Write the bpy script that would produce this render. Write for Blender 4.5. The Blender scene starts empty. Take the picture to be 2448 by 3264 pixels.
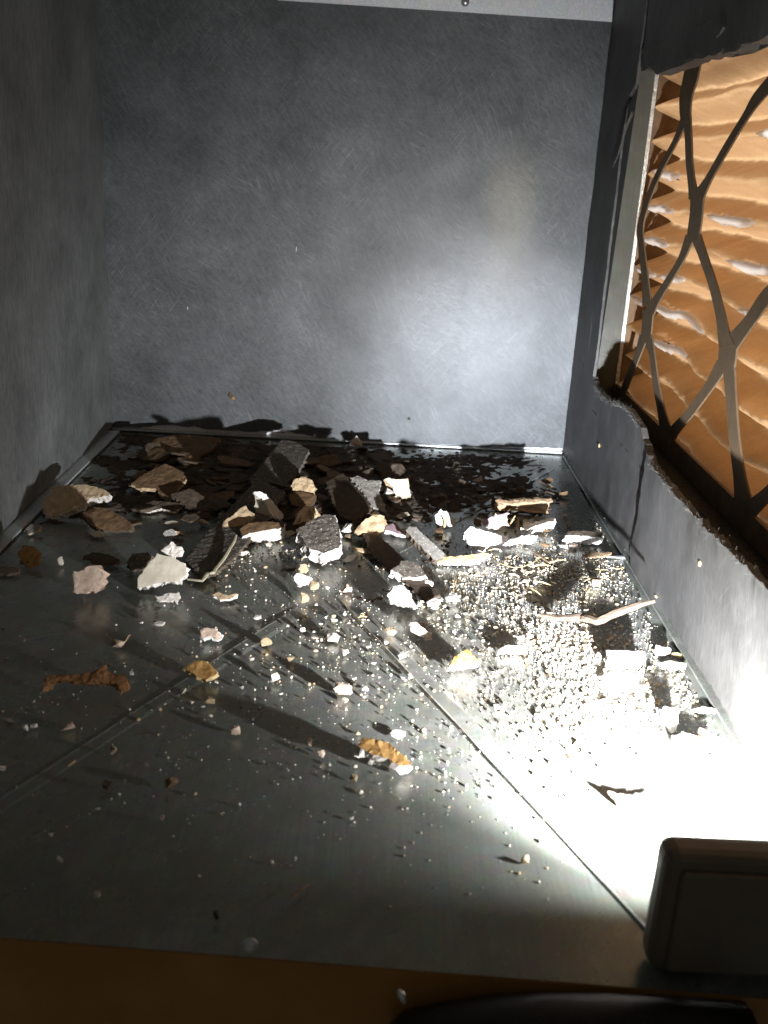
import bpy, bmesh, math, random
from mathutils import Vector, Matrix, noise, geometry
R = math.radians
random.seed(7)
C = bpy.context.scene.collection
SC = bpy.context.scene

# ------------------------------------------------------------------ camera
H = 0.295
PITCH, YAW, ROLL, FPX = R(18.8697), R(0.901), R(3.2794), 3240.9
_f = Vector((math.sin(YAW)*math.cos(PITCH), math.cos(YAW)*math.cos(PITCH), -math.sin(PITCH)))
_r = Vector((math.cos(YAW), -math.sin(YAW), 0)); _u = _r.cross(_f)
RT = _r*math.cos(ROLL) + _u*math.sin(ROLL)
UP = _u*math.cos(ROLL) - _r*math.sin(ROLL)
FW = _f
cam = bpy.data.cameras.new('camera'); co = bpy.data.objects.new('camera', cam); C.objects.link(co)
cam.sensor_fit = 'VERTICAL'; cam.sensor_height = 36; cam.sensor_width = 27
cam.lens = 36*FPX/3264; cam.clip_start = 0.01; cam.clip_end = 20
m = Matrix((RT, UP, -FW)).transposed().to_4x4(); m.translation = (0, 0, H); co.matrix_world = m
cam.dof.use_dof = True; cam.dof.focus_distance = 0.80; cam.dof.aperture_fstop = 15
SC.camera = co

# ------------------------------------------------------------------ world, lights, exposure
W = bpy.data.worlds.new('World'); SC.world = W; W.use_nodes = True
bg = W.node_tree.nodes['Background']
bg.inputs[0].default_value = (.97, 1.0, 0.88, 1); bg.inputs[1].default_value = 0.055
SC.view_settings.view_transform = 'Standard'; SC.view_settings.look = 'None'
SC.view_settings.exposure = 0; SC.view_settings.gamma = 1

def lamp(name, kind, loc, target, energy, col, **kw):
    d = bpy.data.lights.new(name, kind); d.energy = energy; d.color = col
    for k, v in kw.items(): setattr(d, k, v)
    o = bpy.data.objects.new(name, d); C.objects.link(o); o.location = loc
    o.rotation_euler = (Vector(target)-Vector(loc)).to_track_quat('-Z', 'Y').to_euler()
    return o
# light of the room behind the filter, coming through the paper
lamp('light_behind_filter', 'AREA', (0.58, 0.76, 0.38), (0.25, 0.78, 0.20), 3.2, (1.0, 0.96, 0.92),
     shape='RECTANGLE', size=0.75, size_y=0.34, spread=R(150))

# added lamp without known source, makes a faint warm bar on the back wall
lamp('added_warm_bar', 'AREA', (.03, -.10, .36), (.131, 1.098, .236), .0065, (1.0, .82, .48), shape='RECTANGLE', size=.024, size_y=.13, spread=R(3.4))

# ------------------------------------------------------------------ photograph -> place
S = 2448/1659
CROP = {'D': (0, 0, 1659/2448), 'A': (0, 1300, 1659/816), 'B': (700, 1300, 1659/816), 'C': (1400, 1300, 1659/816),
        'L': (0, 1900, 1659/1224), 'M': (1224, 1900, 1659/1224), 'P': (0, 2600, 1659/1360),
        'W': (1632, 1000, 1659/816), 'T': (1900, 0, 1659/548), 'U': (1900, 550, 1659/548), 'F': (0, 0, 1)}
O = Vector((0, 0, H))
def ray(p, k='D'):
    ox, oy, s = CROP[k]; x = p[0]/s+ox; y = p[1]/s+oy
    return FW + RT*((x-1224)/FPX) - UP*((y-1632)/FPX)
def hit(p, k, P, n):
    d = ray(p, k); return O + d*((Vector(P)-O).dot(n)/d.dot(n))
def G(x, y, k='D', z=0.0): return hit((x, y), k, (0, 0, z), Vector((0, 0, 1)))
def WX(x, y, X, k='D'): return hit((x, y), k, (X, 0, 0), Vector((1, 0, 0)))
def WY(x, y, Y, k='D'): return hit((x, y), k, (0, Y, 0), Vector((0, 1, 0)))
def mpx(P, n, k='D'):            # metres covered by n picture units at P
    return n/CROP[k][2]*(Vector(P)-O).dot(FW)/FPX

XL, XR, YB, ZT, YF = -0.289, 0.2125, 1.098, 0.439, 0.32
XF = XR+0.030

# ------------------------------------------------------------------ object helpers
def link(name, mesh, parent=None, loc=None):
    o = bpy.data.objects.new(name, mesh); C.objects.link(o)
    if loc is not None: o.location = loc
    if parent: o.parent = parent
    return o
def tag(o, label, cat, group=None):
    o['label'] = label; o['category'] = cat
    if group: o['group'] = group
    return o
def struct(o): o['kind'] = 'structure'; return o
def empty(name, loc=(0, 0, 0)):
    o = bpy.data.objects.new(name, None); C.objects.link(o); o.location = loc; o.empty_display_size = 0.01
    return o
def mesh_of(bm, name, mats, smooth=False):
    me = bpy.data.meshes.new(name); bmesh.ops.recalc_face_normals(bm, faces=bm.faces); bm.to_mesh(me); bm.free()
    for mm in (mats if isinstance(mats, (list, tuple)) else [mats]): me.materials.append(mm)
    if smooth: me.shade_smooth()
    return me
def box_bm(lo, hi, bev=0, bm=None):
    bm = bm or bmesh.new()
    r = bmesh.ops.create_cube(bm, size=1)
    for v in r['verts']:
        v.co = Vector([lo[i]+(v.co[i]+.5)*(hi[i]-lo[i]) for i in range(3)])
    if bev:
        es = list({e for v in r['verts'] for e in v.link_edges})
        bmesh.ops.bevel(bm, geom=es, offset=bev, segments=3, affect='EDGES', profile=.5)
    return bm
def boxo(name, lo, hi, mat, parent=None, bev=0): return link(name, mesh_of(box_bm(lo, hi, bev), name, mat), parent)

def fbm(p, s, o=4):
    return noise.fractal(Vector(p)*s, 0.9, 2.1, o)

def plate_mesh(name, P3, n, thick, mats, step=None, amp=0.0, ns=60, seed=0, jit=0.0, dens=None, zmin=None, rough=0.0, curl=None, smooth=False):
    """Slab: outline P3 (coplanar), front surface with relief, broken sides, thickness behind."""
    rnd = random.Random(seed); n = Vector(n).normalized()
    P3 = [Vector(p) for p in P3]; c = sum(P3, Vector())/len(P3)
    u = (P3[1]-P3[0]); u = (u-n*u.dot(n)).normalized(); v = n.cross(u)
    out = []
    for i, p in enumerate(P3):
        q = P3[(i+1) % len(P3)]; L = (q-p).length
        k = max(1, int(L/(dens or 1e9)))
        for j in range(k):
            w = p.lerp(q, j/k)
            if jit and (j or dens is None or True):
                w = w + u*rnd.gauss(0, jit) + v*rnd.gauss(0, jit)
            out.append(w)
    p2 = [Vector(((w-c).dot(u), (w-c).dot(v))) for w in out]; N = len(p2)
    pts = list(p2)
    if step:
        x0, x1 = min(p.x for p in p2), max(p.x for p in p2); y0, y1 = min(p.y for p in p2), max(p.y for p in p2)
        y = y0+step/2
        while y < y1:
            x = x0+step/2
            while x < x1:
                pts.append(Vector((x+rnd.uniform(-.48, .48)*step, y+rnd.uniform(-.48, .48)*step))); x += step
            y += step
    vs, es, fs, ov, oe, of = geometry.delaunay_2d_cdt(pts, [(i, (i+1) % N) for i in range(N)], [], 1, 1e-7)
    # map original outline vertices to result
    idx = {}
    for i, l in enumerate(ov):
        for a in l:
            if a < N: idx[a] = i
    bm = bmesh.new(); off = Vector((seed*1.37, seed*.71, seed*2.3))
    bverts = set(idx.values()); V = []
    used = set(i for f in fs for i in f)
    for i, q in enumerate(vs):
        w = c+u*q.x+v*q.y
        if amp:
            h = fbm(w+off*.05, ns)*amp
            if i in bverts: h = h*.5-amp*.5*rnd.random()
            w = w+n*h
        if curl: w = w + curl(q.x, q.y, n)
        if zmin is not None and w.z < zmin: w.z = zmin
        V.append(bm.verts.new(w) if i in used else None)
    for f in fs:
        try:
            ff = bm.faces.new([V[i] for i in f]); ff.material_index = 0; ff.smooth = smooth
        except ValueError: pass
    ring = [V[idx[i]] for i in range(N) if i in idx and V[idx[i]] is not None]
    rr = []
    for x in ring:
        if not rr or rr[-1] is not x: rr.append(x)
    if len(rr) > 1 and rr[0] is rr[-1]: rr.pop()
    ring = [bm.verts.new(x.co) for x in rr] if smooth else rr
    nl = 3 if rough else 1
    prev = ring
    for l in range(1, nl+1):
        cur = []
        for x in ring:
            w = x.co - n*thick*l/nl
            if rough:
                w = w + (u*rnd.gauss(0, 1)+v*rnd.gauss(0, 1))*rough
                if l == nl: w = w+(c-n*thick-w)*.08
            if zmin is not None and w.z < zmin: w.z = zmin
            cur.append(bm.verts.new(w))
        for i in range(len(ring)):
            j = (i+1) % len(ring)
            try:
                ff = bm.faces.new((prev[i], prev[j], cur[j], cur[i])); ff.material_index = len(mats)-1 if isinstance(mats, (list, tuple)) else 0
            except ValueError: pass
        prev = cur
    try:
        ff = bm.faces.new(prev); ff.material_index = len(mats)-1 if isinstance(mats, (list, tuple)) else 0
        bmesh.ops.triangulate(bm, faces=[ff])
    except ValueError: pass
    return mesh_of(bm, name, mats)

def centred(o):                  # object origin at the lowest middle of its mesh
    me = o.data; co_ = [v.co for v in me.vertices]
    c = Vector((sum(v.x for v in co_)/len(co_), sum(v.y for v in co_)/len(co_), min(v.z for v in co_)))
    me.transform(Matrix.Translation(-c)); o.location = c
    return o

def tube_bm(path, radii, seg=8, bm=None, sq=1.0, cap=True):
    bm = bm or bmesh.new(); prev = None; n = len(path); first = None
    for i, p in enumerate(path):
        p = Vector(p); a = Vector(path[max(0, i-1)]); b = Vector(path[min(n-1, i+1)])
        t = (b-a).normalized(); s = t.cross(Vector((0, 0, 1)))
        if s.length < 1e-3: s = Vector((1, 0, 0))
        s.normalize(); w = s.cross(t)
        ring = [bm.verts.new(p+(s*math.cos(k*2*math.pi/seg)+w*math.sin(k*2*math.pi/seg)*sq)*radii[i]) for k in range(seg)]
        if prev:
            for k in range(seg):
                bm.faces.new((prev[k], prev[(k+1) % seg], ring[(k+1) % seg], ring[k]))
        else: first = ring
        prev = ring
    if cap: bm.faces.new(prev); bm.faces.new(first[::-1])
    return bm
def lathe_bm(prof, axis_o, axis, seg=16, bm=None):
    bm = bm or bmesh.new(); a = Vector(axis).normalized()
    s = a.orthogonal().normalized(); w = a.cross(s); prev = None
    for (h, r) in prof:
        ring = [bm.verts.new(Vector(axis_o)+a*h+(s*math.cos(k*2*math.pi/seg)+w*math.sin(k*2*math.pi/seg))*max(r, 1e-5)) for k in range(seg)]
        if prev:
            for k in range(seg): bm.faces.new((prev[k], prev[(k+1) % seg], ring[(k+1) % seg], ring[k]))
        prev = ring
    return bm

# ------------------------------------------------------------------ materials
def mat(name):
    mm = bpy.data.materials.new(name); mm.use_nodes = True; nt = mm.node_tree
    return mm, nt, nt.nodes['Principled BSDF']
def nd(nt, t, **kw):
    n = nt.nodes.new(t)
    for k, v in kw.items():
        if k in n.inputs: n.inputs[k].default_value = v
        else: setattr(n, k, v)
    return n
def coords(nt, scale=(1, 1, 1), rot=(0, 0, 0)):
    g = nd(nt, 'ShaderNodeNewGeometry')
    src = g.outputs['Position']
    if any(rot):
        m0 = nd(nt, 'ShaderNodeMapping'); m0.inputs['Rotation'].default_value = rot; nt.links.new(src, m0.inputs['Vector']); src = m0.outputs[0]
    mp = nd(nt, 'ShaderNodeMapping'); mp.inputs['Scale'].default_value = scale
    nt.links.new(src, mp.inputs['Vector']); return mp.outputs[0]
def nz(nt, vec, scale, detail=4, rough=.6):
    n = nd(nt, 'ShaderNodeTexNoise', Scale=scale, Detail=detail, Roughness=rough); nt.links.new(vec, n.inputs['Vector']); return n.outputs['Fac']
def ramp(nt, fac, stops):
    r = nd(nt, 'ShaderNodeValToRGB'); e = r.color_ramp.elements
    while len(e) < len(stops): e.new(.5)
    for i, (p, c) in enumerate(stops):
        e[i].position = p; e[i].color = (*c, 1) if len(c) == 3 else c
    nt.links.new(fac, r.inputs[0]); return r.outputs[0]
def mix(nt, fac, a, b, mode='MIX'):
    n = nd(nt, 'ShaderNodeMix', data_type='RGBA', blend_type=mode)
    for s, v in ((n.inputs[0], fac), (n.inputs[6], a), (n.inputs[7], b)):
        if isinstance(v, (int, float)): s.default_value = v
        elif isinstance(v, tuple): s.default_value = (*v, 1)
        else: nt.links.new(v, s)
    return n.outputs[2]
def bump(nt, b, h, strength, dist):
    n = nd(nt, 'ShaderNodeBump', Strength=strength, Distance=dist); nt.links.new(h, n.inputs['Height']); nt.links.new(n.outputs[0], b.inputs['Normal'])
g3 = lambda v: (v, v, v)

def liner_mat(name, base, tint, stretch, spec=.5, rough=.5):
    mm, nt, b = mat(name)
    f1 = nz(nt, coords(nt, stretch[0]), 1, 5, .7); f2 = nz(nt, coords(nt, stretch[1], stretch[2]), 1, 4, .7)
    big = nz(nt, coords(nt), 14, 5, .65)
    dust = nz(nt, coords(nt), 1500, 2, .5)
    c = ramp(nt, f1, [(.30, tuple(t*base*.5 for t in tint)), (.72, tuple(t*base*1.6 for t in tint))])
    c = mix(nt, .55, c, ramp(nt, f2, [(.35, tuple(t*base*.6 for t in tint)), (.75, tuple(t*base*1.6 for t in tint))]))
    c = mix(nt, .8, c, ramp(nt, big, [(.28, g3(.52)), (.5, g3(.95)), (.72, g3(1.35))]), 'MULTIPLY')
    # pale glass fibres and dust flecks
    vo = nd(nt, 'ShaderNodeTexVoronoi', Scale=1.0); nt.links.new(coords(nt, stretch[3], stretch[4]), vo.inputs['Vector'])
    fl = ramp(nt, vo.outputs['Distance'], [(0.0, g3(1)), (.10, g3(0))])
    gate = ramp(nt, nz(nt, coords(nt), 60, 3), [(.56, g3(0)), (.62, g3(.5))])
    c = mix(nt, mix(nt, 1.0, fl, gate, 'MULTIPLY'), c, (.42, .40, .36))
    for rr, gs in ((R(24), 9.0), (R(-38), 13.0), (R(62), 17.0)):
        k = stretch[5]; sc = nz(nt, coords(nt, (1400, 1400, 45), (rr if k == 'x' else 0, rr if k == 'y' else 0, 0)), 1, 2, .5)
        gg = ramp(nt, nz(nt, coords(nt, (1, 1, 1), (rr, rr, 0)), gs, 3), [(.42, g3(0)), (.70, g3(.38 if k == 'y' else .16))])
        c = mix(nt, mix(nt, 1.0, ramp(nt, sc, [(.60, g3(0)), (.70, g3(1))]), gg, 'MULTIPLY'), c, tuple(base*4.2*t for t in tint))
    c = mix(nt, ramp(nt, dust, [(.70, g3(0)), (.76, g3(.35))]), c, (.38, .37, .34))
    nt.links.new(c, b.inputs['Base Color'])
    nt.links.new(ramp(nt, f1, [(.3, g3(rough-.02)), (.7, g3(rough+.07))]), b.inputs['Roughness'])
    b.inputs['Specular IOR Level'].default_value = spec
    bump(nt, b, f1, .035, .0010)
    return mm
M = {}
M['liner_back'] = liner_mat('duct_liner_back', .080, (.93, 1.0, 1.04), ((260, 260, 700), (420, 420, 90), (0, R(35), 0), (500, 500, 120), (0, R(28), 0), 'y'), spec=.42, rough=.44)
M['liner_left'] = liner_mat('duct_liner_left', .125, (.95, 1.02, 1.01), ((260, 700, 130), (420, 300, 60), (0, 0, 0), (500, 500, 150), (0, 0, 0), 'x'), spec=.35, rough=.6)
M['liner_right'] = liner_mat('duct_liner_right', .078, (1.02, 1.0, .97), ((300, 800, 110), (420, 500, 60), (R(12), 0, 0), (400, 600, 90), (R(10), 0, 0), 'x'), spec=.35, rough=.6)

def galv_mat(name, base, rough, metal=.8, dust=.25, streak=(900, 14, 900), dustcol=(.16, .155, .14), plaster=None):
    mm, nt, b = mat(name)
    st = nz(nt, coords(nt, streak), 1, 4, .7); bl = nz(nt, coords(nt), 22, 6, .7); sp = nz(nt, coords(nt), 700, 3, .6)
    vo = nd(nt, 'ShaderNodeTexVoronoi', Scale=150.0); nt.links.new(coords(nt), vo.inputs['Vector'])
    c = ramp(nt, st, [(.3, tuple(x*.75 for x in base)), (.7, tuple(x*1.2 for x in base))])
    c = mix(nt, .15, c, vo.outputs['Color'], 'SOFT_LIGHT')
    smr = nz(nt, coords(nt, (60, 9, 60), (0, 0, R(38))), 1, 5, .7)
    bl = mix(nt, .45, bl, smr)
    d = ramp(nt, bl, [(.38, g3(dust*.15)), (.62, g3(min(1, dust*1.9)))])
    c = mix(nt, d, c, dustcol)
    c = mix(nt, ramp(nt, sp, [(.62, g3(0)), (.70, g3(.5))]), c, tuple(x*1.9 for x in dustcol))
    pf = None
    if plaster:      # powder fallen round the heap of granules
        g_ = nd(nt, 'ShaderNodeNewGeometry'); vm = nd(nt, 'ShaderNodeVectorMath', operation='DISTANCE')
        vm.inputs[1].default_value = plaster[0]; nt.links.new(g_.outputs['Position'], vm.inputs[0])
        fall = ramp(nt, vm.outputs['Value'], [(0.0, g3(1)), (plaster[1], g3(0))])
        grain = ramp(nt, nz(nt, coords(nt), 34, 8, .75), [(.36, g3(.05)), (.66, g3(1))])
        pf = mix(nt, 1.0, fall, grain, 'MULTIPLY'); c = mix(nt, pf, c, (.40, .385, .35))
    nt.links.new(c, b.inputs['Base Color'])
    mt = ramp(nt, bl, [(.35, g3(metal)), (.65, g3(metal*(1-dust)))]); mt = mix(nt, pf, mt, (0.0, 0.0, 0.0)) if pf else mt; nt.links.new(mt, b.inputs['Metallic'])
    nt.links.new(ramp(nt, bl, [(.3, g3(rough*.8)), (.7, g3(rough*1.35))]), b.inputs['Roughness'])
    bump(nt, b, st, .08, .0004)
    return mm
M['floor'] = galv_mat('galvanised_floor', (.28, .30, .275), .26, .62, .52, dustcol=(.165, .172, .148), plaster=((.105, .62, 0), .24))
M['steel'] = galv_mat('galvanised_flange', (.62, .65, .66), .42, .55, .1, dustcol=(.5, .5, .5))
M['bright'] = galv_mat('bare_bright_steel', (.72, .74, .76), .5, .25, .1, dustcol=(.5, .5, .5))
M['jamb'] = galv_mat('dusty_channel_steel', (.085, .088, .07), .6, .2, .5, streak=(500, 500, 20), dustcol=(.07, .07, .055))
M['lip'] = None
def simple(name, stops, scale, rough=.9, bsc=300, bst=.5, bd=.0006, spec=.3, metal=0, stretch=(1, 1, 1), detail=5, spots=None):
    mm, nt, b = mat(name)
    f = nz(nt, coords(nt, stretch), scale, detail, .65); c = ramp(nt, f, stops)
    if spots:
        s = nz(nt, coords(nt), spots[0], 3, .6); c = mix(nt, ramp(nt, s, [(spots[1], g3(0)), (spots[1]+.06, g3(1))]), c, spots[2])
    nt.links.new(c, b.inputs['Base Color'])
    b.inputs['Roughness'].default_value = rough; b.inputs['Specular IOR Level'].default_value = spec; b.inputs['Metallic'].default_value = metal
    if bst: bump(nt, b, nz(nt, coords(nt, stretch), bsc, 4, .65), bst, bd)
    return mm
M['glint'] = simple('edge_highlight_steel', [(.3, (.45, .44, .40)), (.7, (.85, .85, .82))], 260, rough=.3, metal=.6, bsc=260, bst=.9, bd=.002)  # pale tone puts the highlight along the channel edge into the colour
M['plaster'] = simple('white_plaster', [(.3, (.40, .36, .32)), (.6, (.64, .60, .55))], 260, spots=(330, .64, (.36, .27, .19)))
M['plaster_clean'] = simple('clean_plaster', [(.3, (.48, .45, .41)), (.7, (.66, .63, .59))], 300, spots=(420, .68, (.40, .32, .25)))
M['cream'] = simple('cream_paint', [(.3, (.42, .37, .29)), (.7, (.56, .51, .42))], 120, rough=.7, bst=.25)
M['tan'] = simple('tan_plaster', [(.3, (.30, .215, .125)), (.7, (.50, .385, .25))], 180, spots=(260, .64, (.14, .09, .05)))
M['brown'] = simple('brown_flake', [(.3, (.085, .052, .028)), (.7, (.20, .125, .065))], 140, rough=.75, bst=.3)
M['umber'] = simple('dark_brown_flake', [(.3, (.05, .038, .027)), (.7, (.115, .085, .06))], 160, rough=.8, bst=.4)
M['amber'] = simple('amber_flake', [(.3, (.22, .11, .03)), (.7, (.42, .25, .09))], 160, rough=.6, spots=(240, .62, (.10, .05, .02)))
M['speckled'] = simple('dusty_dark_flake', [(.35, (.06, .052, .043)), (.7, (.13, .115, .10))], 240, spots=(620, .60, (.40, .36, .30)))
M['greydust'] = simple('grey_dusty_slab', [(.3, (.17, .16, .145)), (.7, (.30, .285, .26))], 240, spots=(600, .60, (.60, .57, .52)))
M['mauve'] = simple('mauve_paint', [(.3, (.20, .145, .165)), (.7, (.30, .225, .245))], 200, rough=.6, bst=.2)
M['pink'] = simple('pinkish_plaster', [(.3, (.42, .31, .24)), (.7, (.60, .47, .37))], 220, spots=(300, .66, (.17, .11, .07)))
M['wood'] = simple('dry_wood', [(.3, (.16, .10, .055)), (.7, (.38, .27, .165))], 200, stretch=(.35, 1.2, 1.2), rough=.8)
M['branchwood'] = simple('weathered_branch', [(.3, (.05, .034, .022)), (.7, (.17, .125, .088))], 240, stretch=(.3, 1.4, 1.4), rough=.8)
M['straw'] = simple('pale_straw', [(.3, (.38, .27, .12)), (.7, (.62, .48, .26))], 200, rough=.7, bst=.2)
M['rust'] = simple('rusty_bark', [(.3, (.10, .042, .016)), (.7, (.30, .15, .06))], 150, rough=.75, spots=(200, .66, (.42, .30, .19)))
M['twig'] = simple('grey_green_stem', [(.3, (.24, .22, .15)), (.7, (.42, .39, .29))], 260, stretch=(.4, .4, 1), rough=.7)
M['granule'] = simple('cream_granule', [(.3, (.46, .41, .32)), (.7, (.72, .68, .60))], 160, bst=0)
M['darkgrit'] = simple('dark_grit', [(.3, (.03, .022, .014)), (.7, (.09, .065, .04))], 200, bst=0)
M['dirt'] = simple('brown_dirt', [(.3, (.028, .021, .015)), (.7, (.085, .064, .045))], 160, bsc=500, bst=.8, spots=(500, .66, (.20, .165, .125)))
M['lip'] = simple('orange_reflection_lip', [(.3, (.33, .14, .032)), (.7, (.44, .20, .05))], 26, rough=.55, bsc=500, bst=.15)  # orange light reflected by the lip is put into its base colour
M['grid'] = simple('brown_card_lattice', [(.3, (.125, .088, .053)), (.7, (.17, .12, .075))], 90, rough=.8, bst=.1)
M['card'] = simple('filter_card_frame', [(.3, (.13, .08, .045)), (.7, (.22, .145, .085))], 90, rough=.8, bst=.15)
M['lampgrey'] = simple('grey_lamp_plastic', [(.3, (.135, .108, .08)), (.7, (.17, .135, .10))], 60, rough=.5, bsc=900, bst=.12, spec=.4)
M['rubber'] = simple('black_rubber', [(.3, (.012, .012, .011)), (.7, (.022, .021, .019))], 200, rough=.5, bst=.2)
M['screw'] = simple('zinc_screw', [(.3, (.5, .5, .5)), (.7, (.7, .7, .7))], 300, rough=.35, metal=.9, bst=0)
M['fuzz'] = simple('torn_liner_fibre', [(.3, (.06, .058, .052)), (.7, (.14, .135, .12))], 400, rough=.95)

def lens_mat():
    mm, nt, b = mat('lamp_lens'); b.inputs['Base Color'].default_value = (.9, .9, .9, 1)
    b.inputs['Emission Color'].default_value = (.92, .96, 1, 1); b.inputs['Emission Strength'].default_value = 30
    return mm
M['lens'] = lens_mat()
def media_mat():
    mm, nt, b = mat('orange_filter_paper')
    n1 = nz(nt, coords(nt), 38, 5, .65); n2 = nz(nt, coords(nt), 320, 3, .6)
    c = ramp(nt, n1, [(.3, (.69, .455, .245)), (.7, (.77, .525, .295))])
    c = mix(nt, .3, c, ramp(nt, n2, [(.3, g3(.75)), (.7, g3(1.15))]), 'MULTIPLY')
    nt.nodes.remove(b); out = nt.nodes['Material Output']
    df = nd(nt, 'ShaderNodeBsdfDiffuse'); tr = nd(nt, 'ShaderNodeBsdfTranslucent'); ms = nd(nt, 'ShaderNodeMixShader'); ms.inputs[0].default_value = .66
    nt.links.new(c, df.inputs['Color']); nt.links.new(c, tr.inputs['Color'])
    nt.links.new(df.outputs[0], ms.inputs[1]); nt.links.new(tr.outputs[0], ms.inputs[2]); nt.links.new(ms.outputs[0], out.inputs[0])
    return mm
M['media'] = media_mat()
def glue_mat():
    mm, nt, b = mat('white_glue_bead'); nt.nodes.remove(b); out = nt.nodes['Material Output']
    df = nd(nt, 'ShaderNodeBsdfDiffuse'); tr = nd(nt, 'ShaderNodeBsdfTranslucent'); ms = nd(nt, 'ShaderNodeMixShader'); ms.inputs[0].default_value = .6
    for x in (df, tr): x.inputs['Color'].default_value = (.92, .90, .88, 1)
    nt.links.new(df.outputs[0], ms.inputs[1]); nt.links.new(tr.outputs[0], ms.inputs[2]); nt.links.new(ms.outputs[0], out.inputs[0])
    return mm
M['glue'] = glue_mat()

# ------------------------------------------------------------------ floor (setting)
floor = struct(empty('floor'))
fl, fr = G(-300, 1996), G(1700, 2154)
def floor_sheet():
    bm = bmesh.new(); nx, ny = 60, 80; vs = []
    for j in range(ny+1):
        for i in range(nx+1):
            a = i/nx; x = (XL-.02)+(XR+.02-XL+.02)*a
            y0 = fl.y+(x-fl.x)/(fr.x-fl.x)*(fr.y-fl.y); y = y0+(YB+.015-y0)*j/ny
            w = noise.noise(Vector((x*7, y*7, .3)))*.0009
            w *= min(1, j/6)
            vs.append(bm.verts.new((x, y, w-.0012)))
    for j in range(ny):
        for i in range(nx):
            k = j*(nx+1)+i; f = bm.faces.new((vs[k], vs[k+1], vs[k+nx+2], vs[k+nx+1])); f.smooth = True
    return mesh_of(bm, 'floor_sheet', M['floor'])
link('floor_sheet', floor_sheet(), floor)
def bead(name, a, b, w0, w1, h, lean=0):   # pressed stiffening bead: trapezoid ridge
    a = Vector(a); b = Vector(b); t = (b-a).normalized(); s = Vector((t.y, -t.x, 0)); bm = bmesh.new(); n = 40; prev = None
    for i in range(n+1):
        k = i/n; p = a.lerp(b, k); w = w0+(w1-w0)*k; hh = h*min(1, k*8)
        wob = noise.noise(p*25)*.0006
        ring = [bm.verts.new(p+s*(x*w+wob)+Vector((0, 0, z*hh-.0012))) for x, z in ((-.85, -.3), (-.50, .45), (-.40, .62), (.40, .72), (.52, 1.05), (.62, -.3))]
        if prev:
            for q in range(5): bm.faces.new((prev[q], prev[q+1], ring[q+1], ring[q]))
        prev = ring
    return link(name, mesh_of(bm, name, M['floor']), floor)
bead('crossbreak_ridge', G(735, 1280), G(1505, 2078), .0085, .0150, .0015)
bead('crossbreak_ridge', G(655, 1310), G(-120, 1815), .0085, .0075, .0007)
bead('crossbreak_ridge', G(760, 1240), G(1190, 1010), .008, .008, .0006)
bead('crossbreak_ridge', G(690, 1240), G(330, 975), .008, .008, .0006)

# ------------------------------------------------------------------ back wall
bw = struct(empty('back_wall', (0, YB, 0)))
def inwall(name, P3, n, thick, m_, **kw):
    p = kw.pop('parent'); o = link(name, plate_mesh(name, P3, n, thick, m_, **kw)); o.parent = p
    o.matrix_parent_inverse = Matrix.Translation(-p.location); return o
edge = [(215, 921), (300, 923), (360, 917), (420, 921), (440, 927), (530, 932), (600, 929), (640, 935), (690, 947), (730, 955), (765, 962), (820, 963), (850, 963), (880, 965), (905, 964), (930, 958), (960, 960), (1040, 963), (1120, 966), (1230, 970)]
P = [WY(x, y, YB) for x, y in edge]
P = [Vector((XL-.01, YB, P[0].z))]+P[1:-1]+[Vector((XR+.015, YB, P[-1].z)), Vector((XR+.015, YB, ZT+.01)), Vector((XL-.01, YB, ZT+.01))]
def backcurl(x, y, n):
    return n*(.0012*noise.noise(Vector((x*9, y*9, 4.1)))+.0008*noise.noise(Vector((x*23, y*23, 1.1))))
inwall('duct_liner', P, (0, -1, 0), .013, [M['liner_back']], step=.012, amp=.0003, ns=90, seed=3, jit=.0005, dens=.006, curl=backcurl, smooth=True, parent=bw)
o = boxo('steel_panel', (XL-.04, YB+.0135, -.01), (XR+.04, YB+.016, ZT+.12), M['steel']); o.parent = bw; o.matrix_parent_inverse = Matrix.Translation(-bw.location)
# bare steel strip above the liner, with a screw
t0, t1 = WY(560, -2, YB-.003), WY(1321, 47, YB-.003)
P = [WY(600, 0, YB-.003), WY(1322, 47, YB-.003), WY(1330, -110, YB-.003), WY(560, -110, YB-.003)]
inwall('steel_flange', P, (0, -1, 0), .002, [M['bright']], parent=bw)
p = WY(1005, 5, YB-.003)
def screw_head(name, p, ax, r, parent):
    bm = lathe_bm([(0, r*1.25), (r*.18, r*1.25), (r*.2, r*.95), (r*.75, r*.85), (r*.95, r*.55), (r, 0)], p, ax, 16)
    o = link(name, mesh_of(bm, name, M['screw'], True)); o.parent = parent; o.matrix_parent_inverse = Matrix.Translation(-parent.location); return o
screw_head('screw', p, (0, -1, 0), .0032, bw)
# folded steel strip on the floor at the foot of the back wall
o = boxo('foot_strip', (XL, YB+.0035, .0006), (XR, YB+.013, .016), M['bright']); o.parent = bw; o.matrix_parent_inverse = Matrix.Translation(-bw.location)
o = boxo('bottom_flange', (XL, YB-.004, .0006), (XR, YB+.0034, .0022), M['steel']); o.parent = bw; o.matrix_parent_inverse = Matrix.Translation(-bw.location)

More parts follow.
